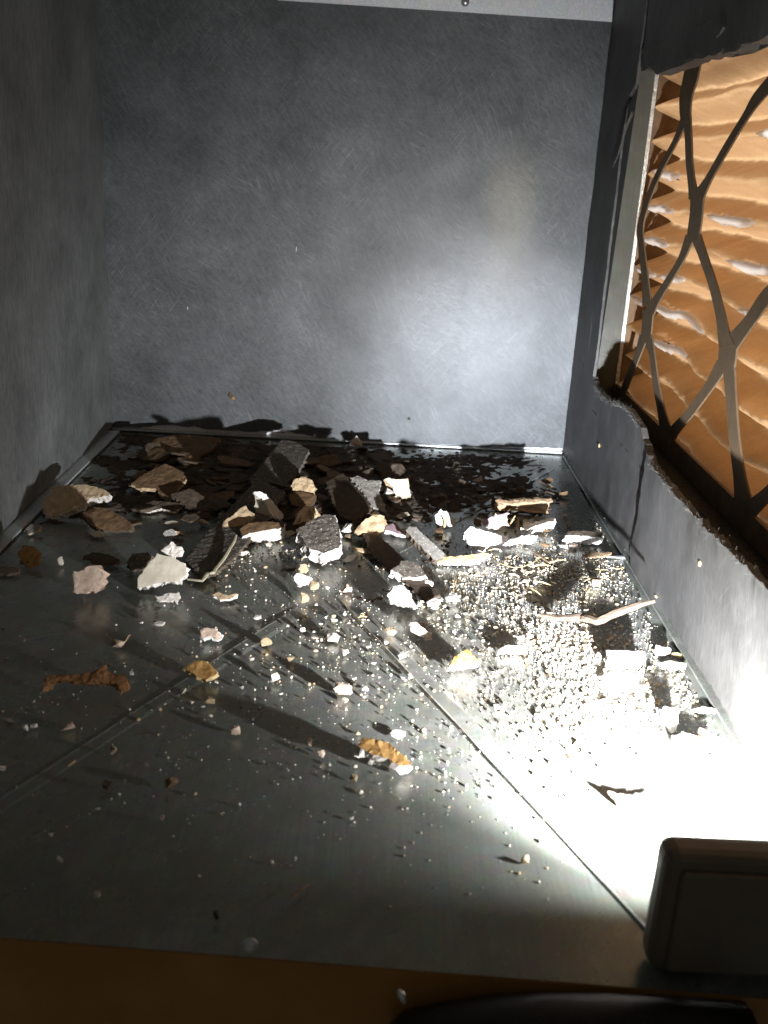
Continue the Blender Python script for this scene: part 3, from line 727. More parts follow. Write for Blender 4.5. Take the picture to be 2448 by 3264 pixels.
# --- middle part
slab('paint_flake', 'big dark plate speckled with pale grit, standing at the back middle', 'paint flake', 'B',
     [(360, 262), (400, 203), (490, 218), (580, 270), (550, 335), (500, 425), (440, 480), (390, 560), (290, 545), (220, 530), (190, 460), (270, 370)], (360, 575), 9, .005, 'speckled', 'speckled', amp=.0008)
slab('plaster_chunk', 'knobbly yellowish lump just below the speckled dark plate', 'plaster chunk', 'B',
     [(460, 505), (482, 462), (530, 445), (575, 455), (602, 468), (617, 520), (610, 572), (575, 560), (545, 578), (505, 570), (482, 540)], (545, 590), 62, .012, 'tan', 'tan', amp=.0045, ns=120, lift=.003)
slab('plaster_chunk', 'cream block leaning upright with a lit right face, above the spotted brick', 'plaster chunk', 'B',
     [(220, 545), (262, 570), (300, 630), (335, 690), (355, 715), (330, 710), (262, 708), (237, 680), (222, 640), (235, 610)], (300, 735), 64, .008, 'cream', 'plaster_clean', az=-28, amp=.0004, lift=.006)
slab('plaster_chunk', 'lit right face of the leaning cream block, light put into its white colour', 'plaster chunk', 'B',
     [(222, 543), (260, 540), (300, 560), (350, 620), (410, 690), (415, 715), (385, 725), (345, 705), (312, 655), (275, 590)], (350, 738), 66, .006, 'plaster_clean', 'plaster_clean', az=22, amp=.0004, lift=.006)  # separate white slab carries the light on the block's right face
slab('plaster_chunk', 'spotted white brick-like piece with a flat brown top, below the leaning cream block', 'plaster chunk', 'B',
     [(130, 785), (185, 745), (300, 738), (420, 742), (418, 772), (380, 782), (280, 797), (195, 812), (150, 830)], (300, 880), 16, .012, 'brown', 'plaster', amp=.0006)
slab('plaster_chunk', 'layered tan lump with dark seams right of the leaning cream block', 'plaster chunk', 'B',
     [(478, 752), (492, 715), (500, 680), (560, 632), (620, 645), (642, 690), (620, 722), (580, 730), (540, 742), (510, 752)], (560, 760), 58, .011, 'tan', 'tan', amp=.0055, ns=150, lift=.001)
slab('plaster_chunk', 'large dark-topped chunk with broken white front, in the middle of the pile', 'plaster chunk', 'B',
     [(500, 790), (540, 765), (600, 720), (680, 690), (750, 695), (775, 780), (790, 880), (770, 905), (680, 942), (620, 920), (580, 908), (545, 860)], (690, 1045), 20, .013, 'speckled', 'plaster_clean', amp=.0013, rough=.0014)
lump('pebble', 'small round grey white pebble right of the large dark-topped chunk', 'pebble', 'B', (825, 833), 76, 76, 'plaster', 51, .9)
slab('paint_flake', 'light grey gritty strip slab leaning at the back, left of the tan square', 'paint flake', 'B',
     [(845, 455), (900, 440), (960, 470), (1040, 470), (1045, 485), (1030, 540), (1070, 640), (1085, 690), (1040, 652), (990, 645), (955, 580), (925, 525), (870, 470)], (1040, 700), 22, .004, 'greydust', 'greydust', amp=.001, lift=.004)
slab('paint_flake', 'large black brown slab leaning behind the light grey strip', 'paint flake', 'B',
     [(690, 480), (800, 420), (870, 470), (940, 560), (985, 650), (920, 690), (860, 730), (780, 700), (730, 600)], (840, 745), 9, .005, 'umber', 'umber')
slab('plaster_chunk', 'rounded tan lump with pitted face left of the mauve chip', 'plaster chunk', 'B',
     [(878, 805), (900, 765), (932, 730), (1010, 690), (1070, 700), (1066, 795), (1032, 826), (960, 832), (892, 824)], (975, 840), 60, .013, 'tan', 'tan', amp=.004, ns=150)
slab('plaster_chunk', 'tan square plate standing upright near the back', 'plaster chunk', 'B',
     [(1068, 462), (1100, 455), (1160, 465), (1222, 460), (1228, 520), (1240, 572), (1190, 582), (1140, 560), (1120, 515)], (1180, 600), 58, .005, 'cream', 'tan', lift=.003)
lump('pebble', 'small cream block at the lower left corner of the tan square plate', 'pebble', 'B', (1107, 600), 92, 56, 'plaster', 71, .6, lift=.002)
slab('plaster_chunk', 'tiny pointed tan triangle standing against the back wall', 'plaster chunk', 'B',
     [(843, 243), (862, 215), (886, 180), (905, 215), (922, 248), (885, 240)], (885, 262), 70, .004, 'pink', 'plaster', amp=.0003, lift=.008)
slab('paint_chip', 'mauve chip with a white front edge between tan lump and dusty plank', 'paint chip', 'B',
     [(1073, 792), (1080, 765), (1112, 755), (1145, 743), (1170, 785), (1212, 828), (1150, 812), (1100, 798)], (1150, 845), 25, .0045, 'mauve', 'plaster_clean', amp=.0002)
slab('wood_plank', 'dusty grey strip of lath slanting across the right middle of the pile', 'wood strip', 'B',
     [(1205, 790), (1225, 770), (1270, 772), (1330, 830), (1400, 890), (1462, 945), (1440, 975), (1400, 995), (1330, 925), (1260, 855)], (1400, 1020), 22, .006, 'greydust', 'umber', amp=.0004)
slab('paint_chip', 'thin white boat-shaped chip right of the large dark-topped chunk', 'paint chip', 'B',
     [(798, 985), (840, 958), (888, 943), (885, 960), (868, 985), (812, 992)], (840, 998), 30, .002, 'plaster_clean', 'plaster_clean', amp=.0004)
slab('plaster_chunk', 'white jagged scrap standing in front of the large dark-topped chunk', 'plaster chunk', 'B',
     [(478, 1095), (500, 1075), (560, 1085), (602, 1110), (560, 1130), (532, 1160), (500, 1140)], (530, 1168), 55, .005, 'plaster', 'plaster', amp=.001)
lump('pebble', 'tan pebble above the white jagged scrap', 'pebble', 'B', (535, 1072), 78, 56, 'tan', 81, .8)
slab('plaster_chunk', 'dark-topped chunk with a bright white front, between plank and layered white lump', 'plaster chunk', 'B',
     [(1110, 1045), (1165, 1020), (1175, 990), (1225, 988), (1285, 1010), (1315, 1050), (1335, 1085), (1270, 1098), (1205, 1100), (1150, 1070)], (1225, 1142), 24, .0085, 'speckled', 'plaster_clean', amp=.0009, rough=.0013)
lump('pebble', 'white pebble at the right corner of the dark-topped bright chunk', 'pebble', 'B', (1352, 1172), 64, 54, 'plaster_clean', 84, .8)
slab('plaster_chunk', 'layered white lump below the dark-topped bright chunk', 'plaster chunk', 'B',
     [(1088, 1215), (1130, 1160), (1190, 1150), (1240, 1200), (1267, 1285), (1220, 1290), (1150, 1260), (1110, 1250)], (1190, 1298), 50, .009, 'plaster_clean', 'plaster_clean', amp=.0022, ns=240)
lump('pebble', 'flat white pebble with a hollow, left one of a pair', 'pebble', 'B', (1392, 1310), 104, 68, 'plaster_clean', 86, .9)
lump('pebble', 'flat white pebble, right one of a pair', 'pebble', 'B', (1510, 1274), 92, 60, 'plaster_clean', 87, .9)
lump('pebble', 'tan and white pebble alone under the thin boat-shaped chip', 'pebble', 'B', (826, 1212), 62, 56, 'pink', 88, .8)
lump('pebble', 'tan pebble, upper of two below the white jagged scrap', 'pebble', 'B', (615, 1185), 56, 50, 'tan', 89, .8)
lump('pebble', 'tan pebble, lower of two below the white jagged scrap', 'pebble', 'B', (552, 1275), 54, 66, 'tan', 90, .8)
slab('paint_flake', 'thin cream flake with a curled edge left of the striped shadows', 'paint flake', 'A',
     [(1378, 1208), (1420, 1195), (1480, 1215), (1530, 1200), (1545, 1208), (1490, 1240), (1430, 1245)], (1450, 1252), 20, .0022, 'tan', 'plaster', amp=.0008)
slab('plaster_chunk', 'bright crumbly tan ridge lying at the foot of the dusty plank', 'plaster chunk', 'B',
     [(1392, 980), (1420, 968), (1500, 962), (1600, 955), (1700, 940), (1760, 945), (1700, 985), (1600, 1005), (1480, 1002), (1410, 1000)], (1540, 1030), 28, .004, 'straw', 'plaster_clean', amp=.0016, ns=260)
slab('paint_flake', 'tan flat scrap lying in front of the pile centre', 'paint flake', 'B',
     [(870, 905), (930, 910), (995, 898), (990, 935), (960, 940), (900, 925)], (950, 945), 22, .002, 'tan', 'tan', amp=.0006)
lump('plaster_chunk', 'small white rock just left of the large dark-topped chunk', 'plaster chunk', 'B', (148, 965), 84, 36, 'plaster', 95, .8)
# --- right part
slab('plaster_chunk', 'white lump with a dark hole, right of the back middle', 'plaster chunk', 'C',
     [(-28, 700), (8, 658), (60, 680), (105, 735), (95, 760), (55, 750), (40, 705), (20, 705), (25, 750), (-20, 745)], (40, 775), 55, .007, 'plaster_clean', 'plaster', amp=.0012)
stick('straw_piece', 'short tan stalk sticking out of the hole in the white lump', 'straw', 'C', [(35, 775), (38, 740), (28, 708)], 18, 'straw', zs=[.002, .008, .013])
def curl():
    k = 'C'; P0 = G(560, 700, k); n = Vector((0, -1, 0)); bm = bmesh.new(); nx, na = 30, 9; rows = []
    for i in range(nx+1):
        px = 375+(730-375)*i/nx; top = hit((px, 606-18*i/nx+9*noise.noise(Vector((i*.23, .7, 2)))+5*noise.noise(Vector((i*.9, 3.7, 2)))), k, P0, n)
        row = []
        for j in range(na+1):
            a = j/na; ang = R(-150+180*a); rad = .011*(1+.12*noise.noise(Vector((i*.3, j*.3, 3))))
            if j == 0: rad *= 1+.5*noise.noise(Vector((i*.8, 1, 1)))
            c = top-Vector((0, 0, .011))
            row.append(bm.verts.new(c+Vector((noise.noise(Vector((j*.7, i*.2, 5)))*.0025, -math.sin(ang)*rad, math.cos(ang)*rad))))
        rows.append(row)
    for a, b in zip(rows, rows[1:]):
        for j in range(na): bm.faces.new((a[j], a[j+1], b[j+1], b[j]))
    bmesh.ops.recalc_face_normals(bm, faces=bm.faces)
    ret = bmesh.ops.solidify(bm, geom=bm.faces[:], thickness=-.0014)
    for v in bm.verts:
        if v.co.z < .0005: v.co.z = .0005
    o = centred(link('bark_curl', mesh_of(bm, 'bark_curl', M['wood']))); tag(o, 'arched curl of brown bark with a bright torn rim, back right of the pile', 'bark')
curl()
slab('paint_chip', 'mauve brown curved fragment below the bark curl', 'paint chip', 'C',
     [(268, 742), (310, 713), (375, 697), (440, 680), (441, 755), (380, 768), (322, 778)], (360, 785), 52, .004, 'mauve', 'pink', amp=.0003, lift=.003)
slab('plaster_chunk', 'bright white irregular lump left of the mauve brown fragment', 'plaster chunk', 'C',
     [(160, 812), (200, 772), (250, 785), (300, 800), (350, 812), (402, 830), (400, 868), (350, 878), (305, 895), (282, 930), (245, 905), (195, 880), (175, 850)], (280, 935), 58, .009, 'plaster_clean', 'plaster_clean', amp=.0014)
slab('plaster_chunk', 'white brick-shaped piece with grey top in front of the bark curl', 'plaster chunk', 'C',
     [(530, 775), (600, 745), (700, 718), (752, 708), (745, 735), (700, 742), (620, 765), (560, 795)], (650, 832), 18, .008, 'umber', 'plaster_clean', amp=.0006)
slab('plaster_chunk', 'low white jagged ridge left of the white brick-shaped piece', 'plaster chunk', 'C',
     [(412, 890), (450, 855), (540, 828), (635, 826), (620, 850), (500, 872), (430, 890)], (500, 892), 30, .004, 'plaster_clean', 'plaster', amp=.0016)
slab('plaster_chunk', 'white oblong brick piece with dark top nearest the right wall', 'plaster chunk', 'C',
     [(815, 830), (835, 800), (930, 795), (1060, 808), (1050, 838), (1000, 835), (900, 828), (840, 826)], (930, 892), 12, .0085, 'umber', 'plaster_clean', amp=.0006)
lump('pebble', 'white pebble under the left end of the oblong brick piece', 'pebble', 'C', (805, 915), 64, 30, 'plaster_clean', 97, .9)
lump('pebble', 'tan pebble beside the white pebble under the oblong brick piece', 'pebble', 'C', (875, 915), 62, 28, 'pink', 98, .9)
slab('wood_chip', 'flat brown wood chip lying by the metal screw tip at right', 'wood chip', 'C', [(930, 950), (980, 935), (1110, 935), (1115, 950), (1040, 962), (960, 965)], (1020, 972), 8, .0022, 'wood', 'wood', amp=.0004)
stick('branch', 'thick brown bent branch with a frayed bright end, leaning on the right wall', 'branch', 'C',
      [(655, 1345), (760, 1362), (850, 1362), (930, 1352), (1020, 1385), (1110, 1345), (1200, 1305), (1300, 1275), (1400, 1248)], 74, 'branchwood', zs=[.004, .005, .007, .009, .011, .015, .019, .023, .028], sq=.62, taper=.5)
stick('twig', 'thin bright splinter in the dark patch left above the branch', 'twig', 'C', [(615, 1278), (670, 1284), (730, 1288)], 12, 'straw', z=.001)
stick('root_thread', 'thin curved tan root in the lit granules', 'root', 'C', [(385, 1005), (430, 1020), (480, 1035), (540, 1030), (600, 1005), (645, 980)], 9, 'straw', z=.0025)
stick('twig', 'short tan stick at the right end of the thin curved root', 'twig', 'C', [(605, 930), (660, 965), (712, 1002)], 20, 'wood', z=.003)
stick('twig', 'long pale splinter lying left of the lower screw tip', 'twig', 'C', [(1010, 1045), (1090, 1050)], 10, 'straw', z=.002)
stick('twig', 'short curved splinter just below the lower screw tip', 'twig', 'C', [(1115, 1035), (1160, 1045), (1200, 1030)], 12, 'straw', z=.003)
lump('pebble', 'tan wood-coloured pebble in the dark patch above the branch', 'pebble', 'C', (1022, 1160), 66, 44, 'tan', 101, .8)
stick('straw_piece', 'upright pale straw left of the white brick-shaped piece', 'straw', 'C', [(455, 765), (490, 700)], 13, 'straw', zs=[.002, .008])
stick('straw_piece', 'curled yellow straw touching the white brick-shaped piece', 'straw', 'C', [(515, 720), (510, 770), (535, 800)], 16, 'straw', zs=[.006, .003, .002])
# --- bright area in front of the lamp
slab('plaster_chunk', 'blown-out white block in the brightest light, below the branch', 'plaster chunk', 'M',
     [(958, 233), (1040, 236), (1125, 240), (1128, 262), (1040, 262), (975, 258)], (1050, 325), 14, .011, 'plaster_clean', 'plaster_clean', amp=.0005)
lump('plaster_chunk', 'white lump right of the blown-out block beside the right wall', 'plaster chunk', 'M', (1208, 268), 66, 40, 'plaster_clean', 111, .8)
slab('plaster_chunk', 'low white slab below the lump beside the right wall', 'plaster chunk', 'M', [(1190, 285), (1240, 280), (1305, 290), (1300, 305), (1240, 305)], (1250, 318), 12, .003, 'plaster', 'plaster')
slab('wood_chip', 'small yellow wood chip right of the white lump by the right wall', 'wood chip', 'M', [(1240, 250), (1270, 243), (1288, 252), (1270, 262)], (1262, 266), 14, .0018, 'straw', 'straw')
slab('plaster_chunk', 'white chunk with gold fibres on its top, middle right of the floor', 'plaster chunk', 'M',
     [(285, 300), (300, 262), (360, 228), (388, 258), (415, 285), (380, 295), (330, 290), (300, 305)], (350, 338), 40, .007, 'amber', 'plaster_clean', amp=.002, ns=220)
slab('plaster_chunk', 'flat bright white slab casting a square shadow, right of the gold-fibred chunk', 'plaster chunk', 'M',
     [(498, 232), (522, 212), (612, 213), (614, 228), (560, 234)], (555, 252), 15, .005, 'plaster', 'plaster_clean', amp=.0006)
lump('plaster_chunk', 'tall white lump near the right wall in the brightest light', 'plaster chunk', 'M', (1235, 590), 82, 92, 'plaster_clean', 115, .8)
slab('plaster_chunk', 'broad white chunk in front of the tall lump near the right wall', 'plaster chunk', 'M',
     [(1250, 610), (1290, 590), (1345, 600), (1400, 625), (1380, 645), (1300, 645)], (1320, 668), 25, .007, 'plaster_clean', 'plaster_clean')
lump('pebble', 'orange tan pebble on the right end of the broad white chunk', 'pebble', 'M', (1382, 640), 56, 42, 'pink', 117, .8, lift=.002)
slab('paint_chip', 'long white sliver at the foot of the right wall', 'paint chip', 'M', [(1338, 488), (1380, 478), (1432, 485), (1430, 497), (1370, 500)], (1385, 504), 12, .002, 'plaster_clean', 'plaster_clean')
slab('thin_scrap', 'thin-tailed flake in the brightest light before the lamp, shaded side coloured dark', 'leaf', 'M',
     [(966, 840), (1010, 852), (1060, 860), (1180, 866), (1180, 874), (1085, 882), (1040, 902), (1040, 922), (1000, 890)], (1030, 925), 34, .0012, 'umber', 'umber', amp=.0012, rough=.0003, lift=.004)  # umber colour stands in for the shaded back of the flake
slab('plaster_chunk', 'hook-shaped white scrap with tan tip above the gold-fibred chunk', 'plaster chunk', 'M',
     [(112, 112), (140, 115), (165, 132), (198, 155), (208, 188), (190, 190), (172, 168), (140, 150), (122, 140)], (180, 196), 40, .004, 'pink', 'plaster_clean')
lump('pebble', 'tan pebble with dark top left of the hook-shaped scrap', 'pebble', 'M', (25, 175), 44, 34, 'tan', 121, .8)
lump('pebble', 'round white pebble left of the long ridge in the floor', 'pebble', 'M', (76, 278), 38, 32, 'plaster_clean', 122, .9)
slab('paint_chip', 'oval shiny white disc above the gold-topped rock', 'paint chip', 'M',
     [(60+30*math.cos(a*.628), 592+15*math.sin(a*.628)) for a in range(10)], (60, 611), 8, .0014, 'plaster_clean', 'plaster_clean', amp=.0002)
slab('plaster_chunk', 'gold-topped rock with a layered white front, alone in the front middle', 'plaster chunk', 'F',
     [(1137, 2378), (1160, 2350), (1235, 2366), (1275, 2395), (1290, 2412), (1312, 2440), (1275, 2440), (1235, 2418), (1180, 2400)], (1235, 2458), 34, .010, 'amber', 'plaster', amp=.0016, ns=240, rough=.0013)
slab('thin_scrap', 'crumpled yellow leaf scrap at the right end of the gold-topped rock', 'leaf', 'F',
     [(1270, 2425), (1292, 2408), (1300, 2428), (1316, 2436), (1300, 2450), (1285, 2470), (1275, 2450)], (1290, 2472), 40, .001, 'amber', 'straw', amp=.0015, rough=.0003)
# --- front left floor
def rusty():
    return slab('bark_piece', 'long rusty brown bent bark piece alone on the left floor', 'bark', 'L',
     [(178, 412), (198, 345), (300, 342), (400, 330), (462, 293), (442, 320), (480, 335), (545, 350), (552, 400), (520, 418), (498, 380), (420, 372), (340, 372), (250, 368), (212, 372)], (350, 425), 42, .0035, 'rust', 'rust', amp=.0018, ns=150)
rusty()
lump('pebble', 'small pale bit at the right tip of the rusty bark piece', 'pebble', 'L', (568, 345), 22, 18, 'plaster', 130, .8)
slab('paint_flake', 'amber brown flake with a yellow corner, on the left ridge of the floor', 'paint flake', 'L',
     [(790, 312), (830, 282), (880, 280), (915, 300), (942, 332), (925, 345), (890, 362), (845, 340)], (890, 372), 36, .004, 'amber', 'straw', amp=.0012)
for lb, px, w, h, mm_, sd in (
    ('round tan stone at the end of a long shadow, front middle', (1480, 440), 78, 56, 'pink', 141),
    ('small white cube left of the round tan stone', (1187, 376), 42, 36, 'plaster', 142),
    ('small tan and cream stone left of the striped shadows', (505, 228), 56, 36, 'pink', 143),
    ('tan pebble just right of the left ridge of the floor', (1150, 222), 46, 42, 'tan', 144),
    ('white pebble at the meeting of the two floor ridges', (1112, 108), 34, 22, 'plaster', 145),
    ('flat white pebble between the two floor ridges', (1440, 202), 56, 34, 'plaster', 146),
    ('pinkish oval pebble far left below the rusty bark piece', (282, 588), 66, 38, 'pink', 147),
    ('brown lump on the dark front floor left of centre', (733, 840), 58, 48, 'brown', 148),
    ('pale pink pebble on the dark front floor', (1016, 606), 42, 42, 'pink', 149),
    ('right one of two white grains below the rusty bark piece', (145, 578), 28, 24, 'plaster', 150),
    ('left one of two white grains below the rusty bark piece', (105, 586), 28, 24, 'plaster', 151),
    ('tan grain below the amber flake on the left ridge', (905, 472), 40, 30, 'tan', 152),
    ('orange brown pebble below the gold-topped rock', (1525, 806), 38, 28, 'tan', 153),
    ('tan grain left of the gold-topped rock, upper of a pair', (1337, 652), 22, 34, 'pink', 154),
    ('tan grain left of the gold-topped rock, lower of a pair', (1390, 702), 26, 32, 'pink', 155),
    ('dull tan grain left of the middle of the dark floor', (490, 690), 28, 34, 'tan', 156),
    ('black speck on the dark front floor at left', (462, 840), 40, 34, 'darkgrit', 157),
    ('white grain at the left picture edge on the dark floor', (10, 762), 26, 24, 'plaster', 158),
    ('pale grain alone on the dark front floor, lower left', (257, 1158), 28, 26, 'plaster', 159),
    ('pale pinkish grain alone on the dark front floor, middle', (701, 975), 20, 28, 'pink', 160),
    ('small pale grain above the lower left one on the dark floor', (217, 1048), 20, 20, 'plaster', 161),
    ('pale flat grain left of the rusty bark piece', (35, 550), 44, 14, 'plaster', 162)):
    lump('pebble', lb, 'pebble', 'L', px, w, h, mm_, sd, .65, sub=1)
slab('plaster_chunk', 'pinkish white broken scrap above the left ridge of the floor', 'plaster chunk', 'L',
     [(863, 150), (880, 136), (930, 140), (945, 160), (963, 178), (940, 190), (915, 172), (880, 180)], (905, 196), 38, .0045, 'pink', 'plaster_clean', amp=.001)
slab('paint_chip', 'small flat white chip below the large cream block', 'paint chip', 'L', [(663, 115), (690, 106), (712, 112), (705, 122), (670, 124)], (688, 128), 15, .0022, 'plaster', 'plaster', amp=.0003)
stick('straw_piece', 'tiny yellow straw standing on the small tan and cream stone', 'straw', 'L', [(540, 200), (556, 172)], 9, 'straw', zs=[.003, .009])
stick('straw_piece', 'orange straw alone on the dark floor near the front lip', 'straw', 'P', [(1130, 325), (1170, 290), (1205, 258)], 13, 'wood', z=.0015)
stick('straw_piece', 'pale splinter on the left ridge of the floor, low in the picture', 'straw', 'L', [(290, 735), (328, 708)], 11, 'straw', z=.003)
lump('pebble', 'tan crumb with a long shadow left of the lamp', 'pebble', 'M', (608, 1165), 34, 42, 'tan', 170, .8, sub=1)
lump('pebble', 'pale grain on the dark floor just above the front lip, left', 'pebble', 'P', (375, 322), 28, 22, 'plaster', 171, .8, sub=1)
lump('pebble', 'dark speck on the floor just above the front lip', 'pebble', 'P', (838, 412), 24, 34, 'darkgrit', 172, .8, sub=1)
lump('pebble', 'bright grain on the dark floor right of the orange straw', 'pebble', 'P', (1148, 180), 14, 18, 'plaster', 173, .8, sub=1)
for (x, y), w, h, mm_ in (((497, 853), 4.5, 6, 'umber'), ((503, 860), 4.5, 4, 'amber'), ((405, 665), 1.6, 4.5, 'plaster'), ((640, 538), 1.5, 6, 'granule'), ((884, 905), 3, 3, 'umber'), ((680, 940), 3, 3, 'plaster'), ((612, 932), 4, 5, 'umber')):
    p = WY(x, y, YB-.0015); bm = bmesh.new(); bmesh.ops.create_icosphere(bm, subdivisions=1, radius=1)
    for v in bm.verts:
        v.co = p+Vector((v.co.x*mpx(p, w), v.co.y*.0012, v.co.z*mpx(p, h)))+Vector((noise.noise(v.co*2+p*50), 0, noise.noise(v.co*2-p*50)))*mpx(p, w)*.5
    o = link('stuck_fleck', mesh_of(bm, 'stuck_fleck', M[mm_])); o.parent = bw; o.matrix_parent_inverse = Matrix.Translation(-bw.location)

# --- shaded heap of flakes at the back: individual flakes, alike
rnd = random.Random(99); flakes = []
FM = []
for i in range(7):
    k = rnd.randint(5, 7); L = 1.0
    pts = [Vector((math.cos(a*2*math.pi/k)*rnd.uniform(.6, 1.15), math.sin(a*2*math.pi/k)*rnd.uniform(.4, .85), 0)) for a in range(k)]
    FM.append(plate_mesh('flake', pts, (0, 0, 1), .16, [M['umber' if i % 3 else 'brown'], M['umber']], step=.3, amp=.07, ns=2.5, seed=i, jit=.03, dens=.35, rough=.03))
for i in range(150):
    px, py = rnd.uniform(250, 1190), 0
    py = rnd.triangular(968, 1150, 1010) if px < 930 else rnd.uniform(1030, 1120)
    p = G(px, py)
    if p.y > YB-.02: p.y = YB-.03
    s = rnd.uniform(.007, .021)*(1 if px < 860 else .4)
    o = link('paint_flake', FM[i % 7], None, p+Vector((0, 0, s*.12+rnd.uniform(0, .006))))
    o.scale = (s, s, s*rnd.uniform(.7, 1.3)); o.rotation_euler = (rnd.gauss(.1, .2), rnd.gauss(0, .2), rnd.uniform(0, 6.28))
    tag(o, 'dark brown paint flake in the shaded heap along the back wall', 'paint flake', 'brown flakes heaped along the back wall')

# small rubble lumps in the pile
RM = [mesh_of(rock_bm(1, .8, .7, 700+i, 13, 1, .12), 'rubble', M[['umber', 'brown', 'tan', 'umber', 'cream', 'brown', 'pink', 'umber'][i]]) for i in range(8)]
for i in range(80):
    px = rnd.uniform(380, 1230); py = rnd.gauss(1110, 45)+(30 if px < 600 else 0)
    p = G(px, py)
    if p.y > YB-.04 or p.x > XR-.02: continue
    sz = rnd.uniform(.004, .011)
    o = link('rubble_lump', RM[rnd.randrange(8)], None, p); o.scale = (sz, sz*rnd.uniform(.7, 1.2), sz*rnd.uniform(.6, 1)); o.rotation_euler.z = rnd.uniform(0, 6.28)
    tag(o, 'small brown or tan rubble lump among the larger chunks of the pile', 'rubble', 'small rubble lumps in the pile')

# --- loose crumbs one can count
CM = [mesh_of(rock_bm(1, .85, .75, 300+i, 10, 0), 'crumb', M[['plaster', 'granule', 'plaster_clean', 'granule', 'tan', 'plaster', 'pink', 'granule'][i]]) for i in range(8)]
def scatter_px(rng, cx, cy, sx, sy):
    c = G(cx, cy); a = G(cx+sx, cy)-c; b = G(cx, cy+sy)-c
    q = c+a*rng.gauss(0, 1)*.9+b*rng.gauss(0, 1)*.9
    return q
CL = [(1170, 1235, 130, 36, 26), (1230, 1390, 110, 60, 34), (1340, 1500, 110, 60, 30), (1000, 1330, 190, 80, 34), (560, 1190, 90, 40, 16), (820, 1440, 250, 130, 32), (420, 1500, 330, 170, 16), (1480, 1440, 50, 60, 12), (690, 1370, 110, 50, 34)]
rnd = random.Random(5); n = 0
for cx, cy, sx, sy, cnt in CL:
    for i in range(cnt):
        p = scatter_px(rnd, cx, cy, sx, sy)
        if not (XL+.02 < p.x < XR-.012 and .37 < p.y < YB-.03) or (p-LP).length < .06: continue
        s = rnd.uniform(.0034, .0052) if i % 7 == 3 else rnd.uniform(.0016, .0030)
        o = link('crumb', CM[rnd.randrange(8)], None, p); o.scale = (s, s*rnd.uniform(.7, 1.2), s*rnd.uniform(.6, 1)); o.rotation_euler.z = rnd.uniform(0, 6.28)
        tag(o, 'small pale plaster crumb loose on the steel floor', 'crumb', 'loose plaster crumbs on the floor')
EX = G(1225, 1292); EXA = G(1320, 1290)-EX; EXB = G(1225, 1258)-EX
# --- fine granules: nobody could count them
def granules(name, clusters, smin, smax, m_, seed, kind='stuff'):
    rng = random.Random(seed); base = bmesh.new(); bmesh.ops.create_icosphere(base, subdivisions=1, radius=1)
    bv = [v.co.copy() for v in base.verts]; bf = [[v.index for v in f.verts] for f in base.faces]; base.free()
    # 20-face version
    b2 = bmesh.new(); bmesh.ops.create_icosphere(b2, subdivisions=0 or 1, radius=1); b2.free()
    phi = (1+5**.5)/2
    iv = [Vector(v).normalized() for v in ((-1, phi, 0), (1, phi, 0), (-1, -phi, 0), (1, -phi, 0), (0, -1, phi), (0, 1, phi), (0, -1, -phi), (0, 1, -phi), (phi, 0, -1), (phi, 0, 1), (-phi, 0, -1), (-phi, 0, 1))]
    ifc = [(0, 11, 5), (0, 5, 1), (0, 1, 7), (0, 7, 10), (0, 10, 11), (1, 5, 9), (5, 11, 4), (11, 10, 2), (10, 7, 6), (7, 1, 8), (3, 9, 4), (3, 4, 2), (3, 2, 6), (3, 6, 8), (3, 8, 9), (4, 9, 5), (2, 4, 11), (6, 2, 10), (8, 6, 7), (9, 8, 1)]
    V, Fc = [], []
    for cx, cy, sx, sy, cnt in clusters:
        for i in range(cnt):
            p = scatter_px(rng, cx, cy, sx, sy)
            if not (XL+.012 < p.x < XR-.006 and .345 < p.y < YB-.02): continue
            if (Vector((p.x, p.y, 0))-Vector((LP.x, LP.y, 0))).length < .03: continue
            e_ = p-EX; dx, dy = e_.dot(EXA)/EXA.length_squared, e_.dot(EXB)/EXB.length_squared
            if name == 'granules' and dx*dx+dy*dy < 1 and rng.random() < .93: continue
            s = smin*(smax/smin)**(rng.random()**2.2)*.5
            sc = Vector((s*rng.uniform(.8, 1.3), s*rng.uniform(.8, 1.3), s*rng.uniform(.6, 1.0))); o_ = len(V)
            for v in iv:
                q = v*(1+rng.uniform(-.34, .30)); V.append((p.x+q.x*sc.x, p.y+q.y*sc.y, sc.z*.85+q.z*sc.z-.0008))
            Fc += [(a+o_, b+o_, c+o_) for a, b, c in ifc]
    me = bpy.data.meshes.new(name); me.from_pydata(V, [], Fc); me.materials.append(M[m_]); me.shade_smooth()
    o = link(name, me); o['kind'] = kind; return o
GR = [(1170, 1240, 120, 34, 1100), (1225, 1380, 105, 60, 1000), (1340, 1500, 105, 60, 800), (1020, 1310, 180, 75, 480), (560, 1190, 90, 40, 240), (800, 1430, 260, 140, 260), (480, 1500, 380, 230, 120), (1490, 1440, 55, 80, 300), (1150, 1600, 150, 120, 200), (1270, 1180, 60, 60, 250), (640, 1010, 40, 30, 60), (720, 1700, 420, 150, 60)]
o = granules('granules', GR, .0006, .0024, 'granule', 12)
o['label'] = 'pale cream granules strewn over the steel floor'
o = granules('dark_grit', [(1150, 1240, 170, 60, 500), (800, 1150, 260, 60, 600), (1250, 1280, 90, 40, 90), (700, 1350, 300, 120, 200)], .0006, .0022, 'darkgrit', 13)
o['label'] = 'dark brown grit and dust lying among the debris'
o = granules('fine_powder', [(a, b, c*1.15, d*1.2, int(e*1.7)) for a, b, c, d, e in GR], .0003, .0010, 'granule', 15)
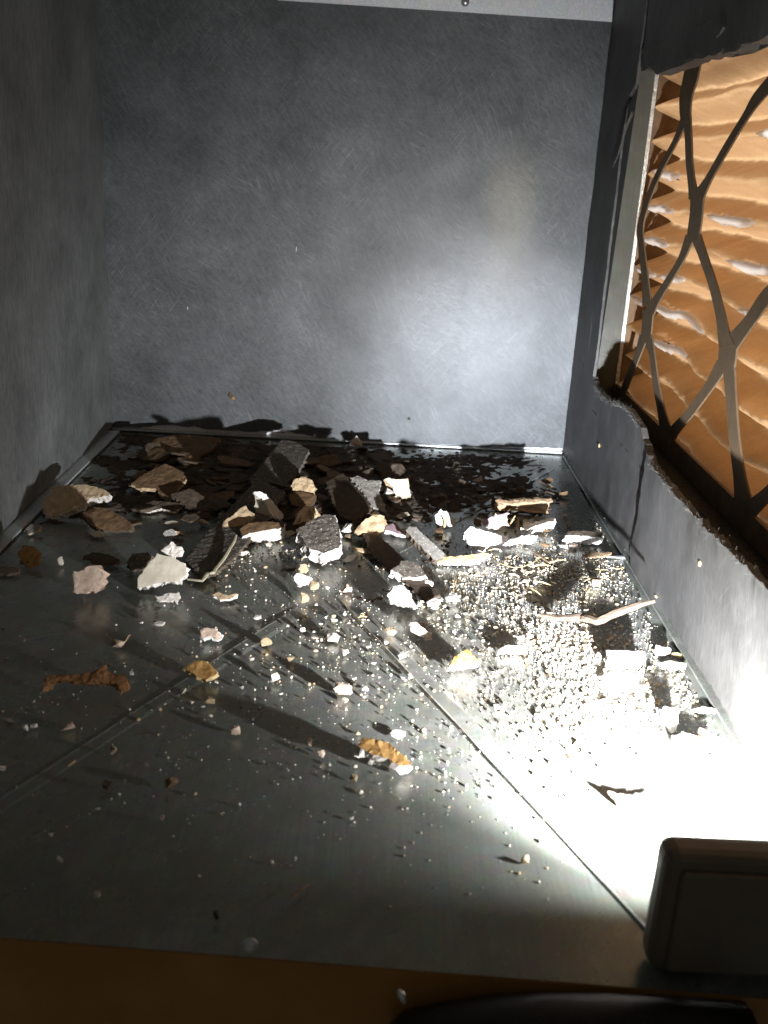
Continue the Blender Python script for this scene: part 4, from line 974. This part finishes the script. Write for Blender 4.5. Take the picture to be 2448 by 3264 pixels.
o['label'] = 'fine pale plaster powder scattered between the granules'
o = granules('tan_granules', [(a, b, c, d, int(e*.35)) for a, b, c, d, e in GR], .0008, .0034, 'tan', 16)
o['label'] = 'tan granules mixed among the pale ones'
# low heap of brown dirt under the flakes
def heap():
    bm = bmesh.new(); nx, ny = 150, 110; x0, x1, y0, y1 = -.275, .185, .66, YB-.012; V = {}
    for j in range(ny+1):
        for i in range(nx+1):
            x = x0+(x1-x0)*i/nx; y = y0+(y1-y0)*j/ny; p = Vector((x, y, 0))
            m_ = 1-((x+.055)/.21)**2; yf = .83+.10*max(0, (x-.02)/.15)+.02*math.sin(x*30)
            e = min(m_*1.2, (y-yf)/.05, (YB-.02-y)/.03)
            kk = 1 if x < .02 else .45
            h = .0035*kk*min(1, max(-1, e))+.0045*kk*noise.fractal(p*26, .9, 2.1, 3)*.9+.0022*noise.fractal(p*130, .8, 2.1, 3)-.0012
            V[i, j] = bm.verts.new((x, y, max(-.004, h)))
    for j in range(ny):
        for i in range(nx):
            q = [V[i, j], V[i+1, j], V[i+1, j+1], V[i, j+1]]
            if max(v.co.z for v in q) > -.0015: bm.faces.new(q)
    bmesh.ops.delete(bm, geom=[v for v in bm.verts if not v.link_faces], context='VERTS')
    return mesh_of(bm, 'dirt_heap', M['dirt'])
o = link('dirt_heap', heap()); o['kind'] = 'stuff'; o['label'] = 'low heap of brown dirt under the flakes along the back wall'
# fine shreds of straw
rnd = random.Random(31)
for i in range(26):
    p = scatter_px(rnd, 1230, 1235, 150, 60)
    if not (XL+.02 < p.x < XR-.02 and p.y < YB-.03): continue
    a = rnd.uniform(0, 3.14); L = rnd.uniform(.003, .009); d = Vector((math.cos(a), math.sin(a), 0))*L
    o = link('straw_shred', mesh_of(tube_bm([p-d+Vector((0, 0, .001)), p+Vector((0, 0, .002)), p+d+Vector((0, 0, .001))], [.0003, .0006, .0003], 5), 'straw_shred', M['straw']))
    centred(o); tag(o, 'fine tan straw shred among the lit granules', 'straw', 'straw shreds among the granules')
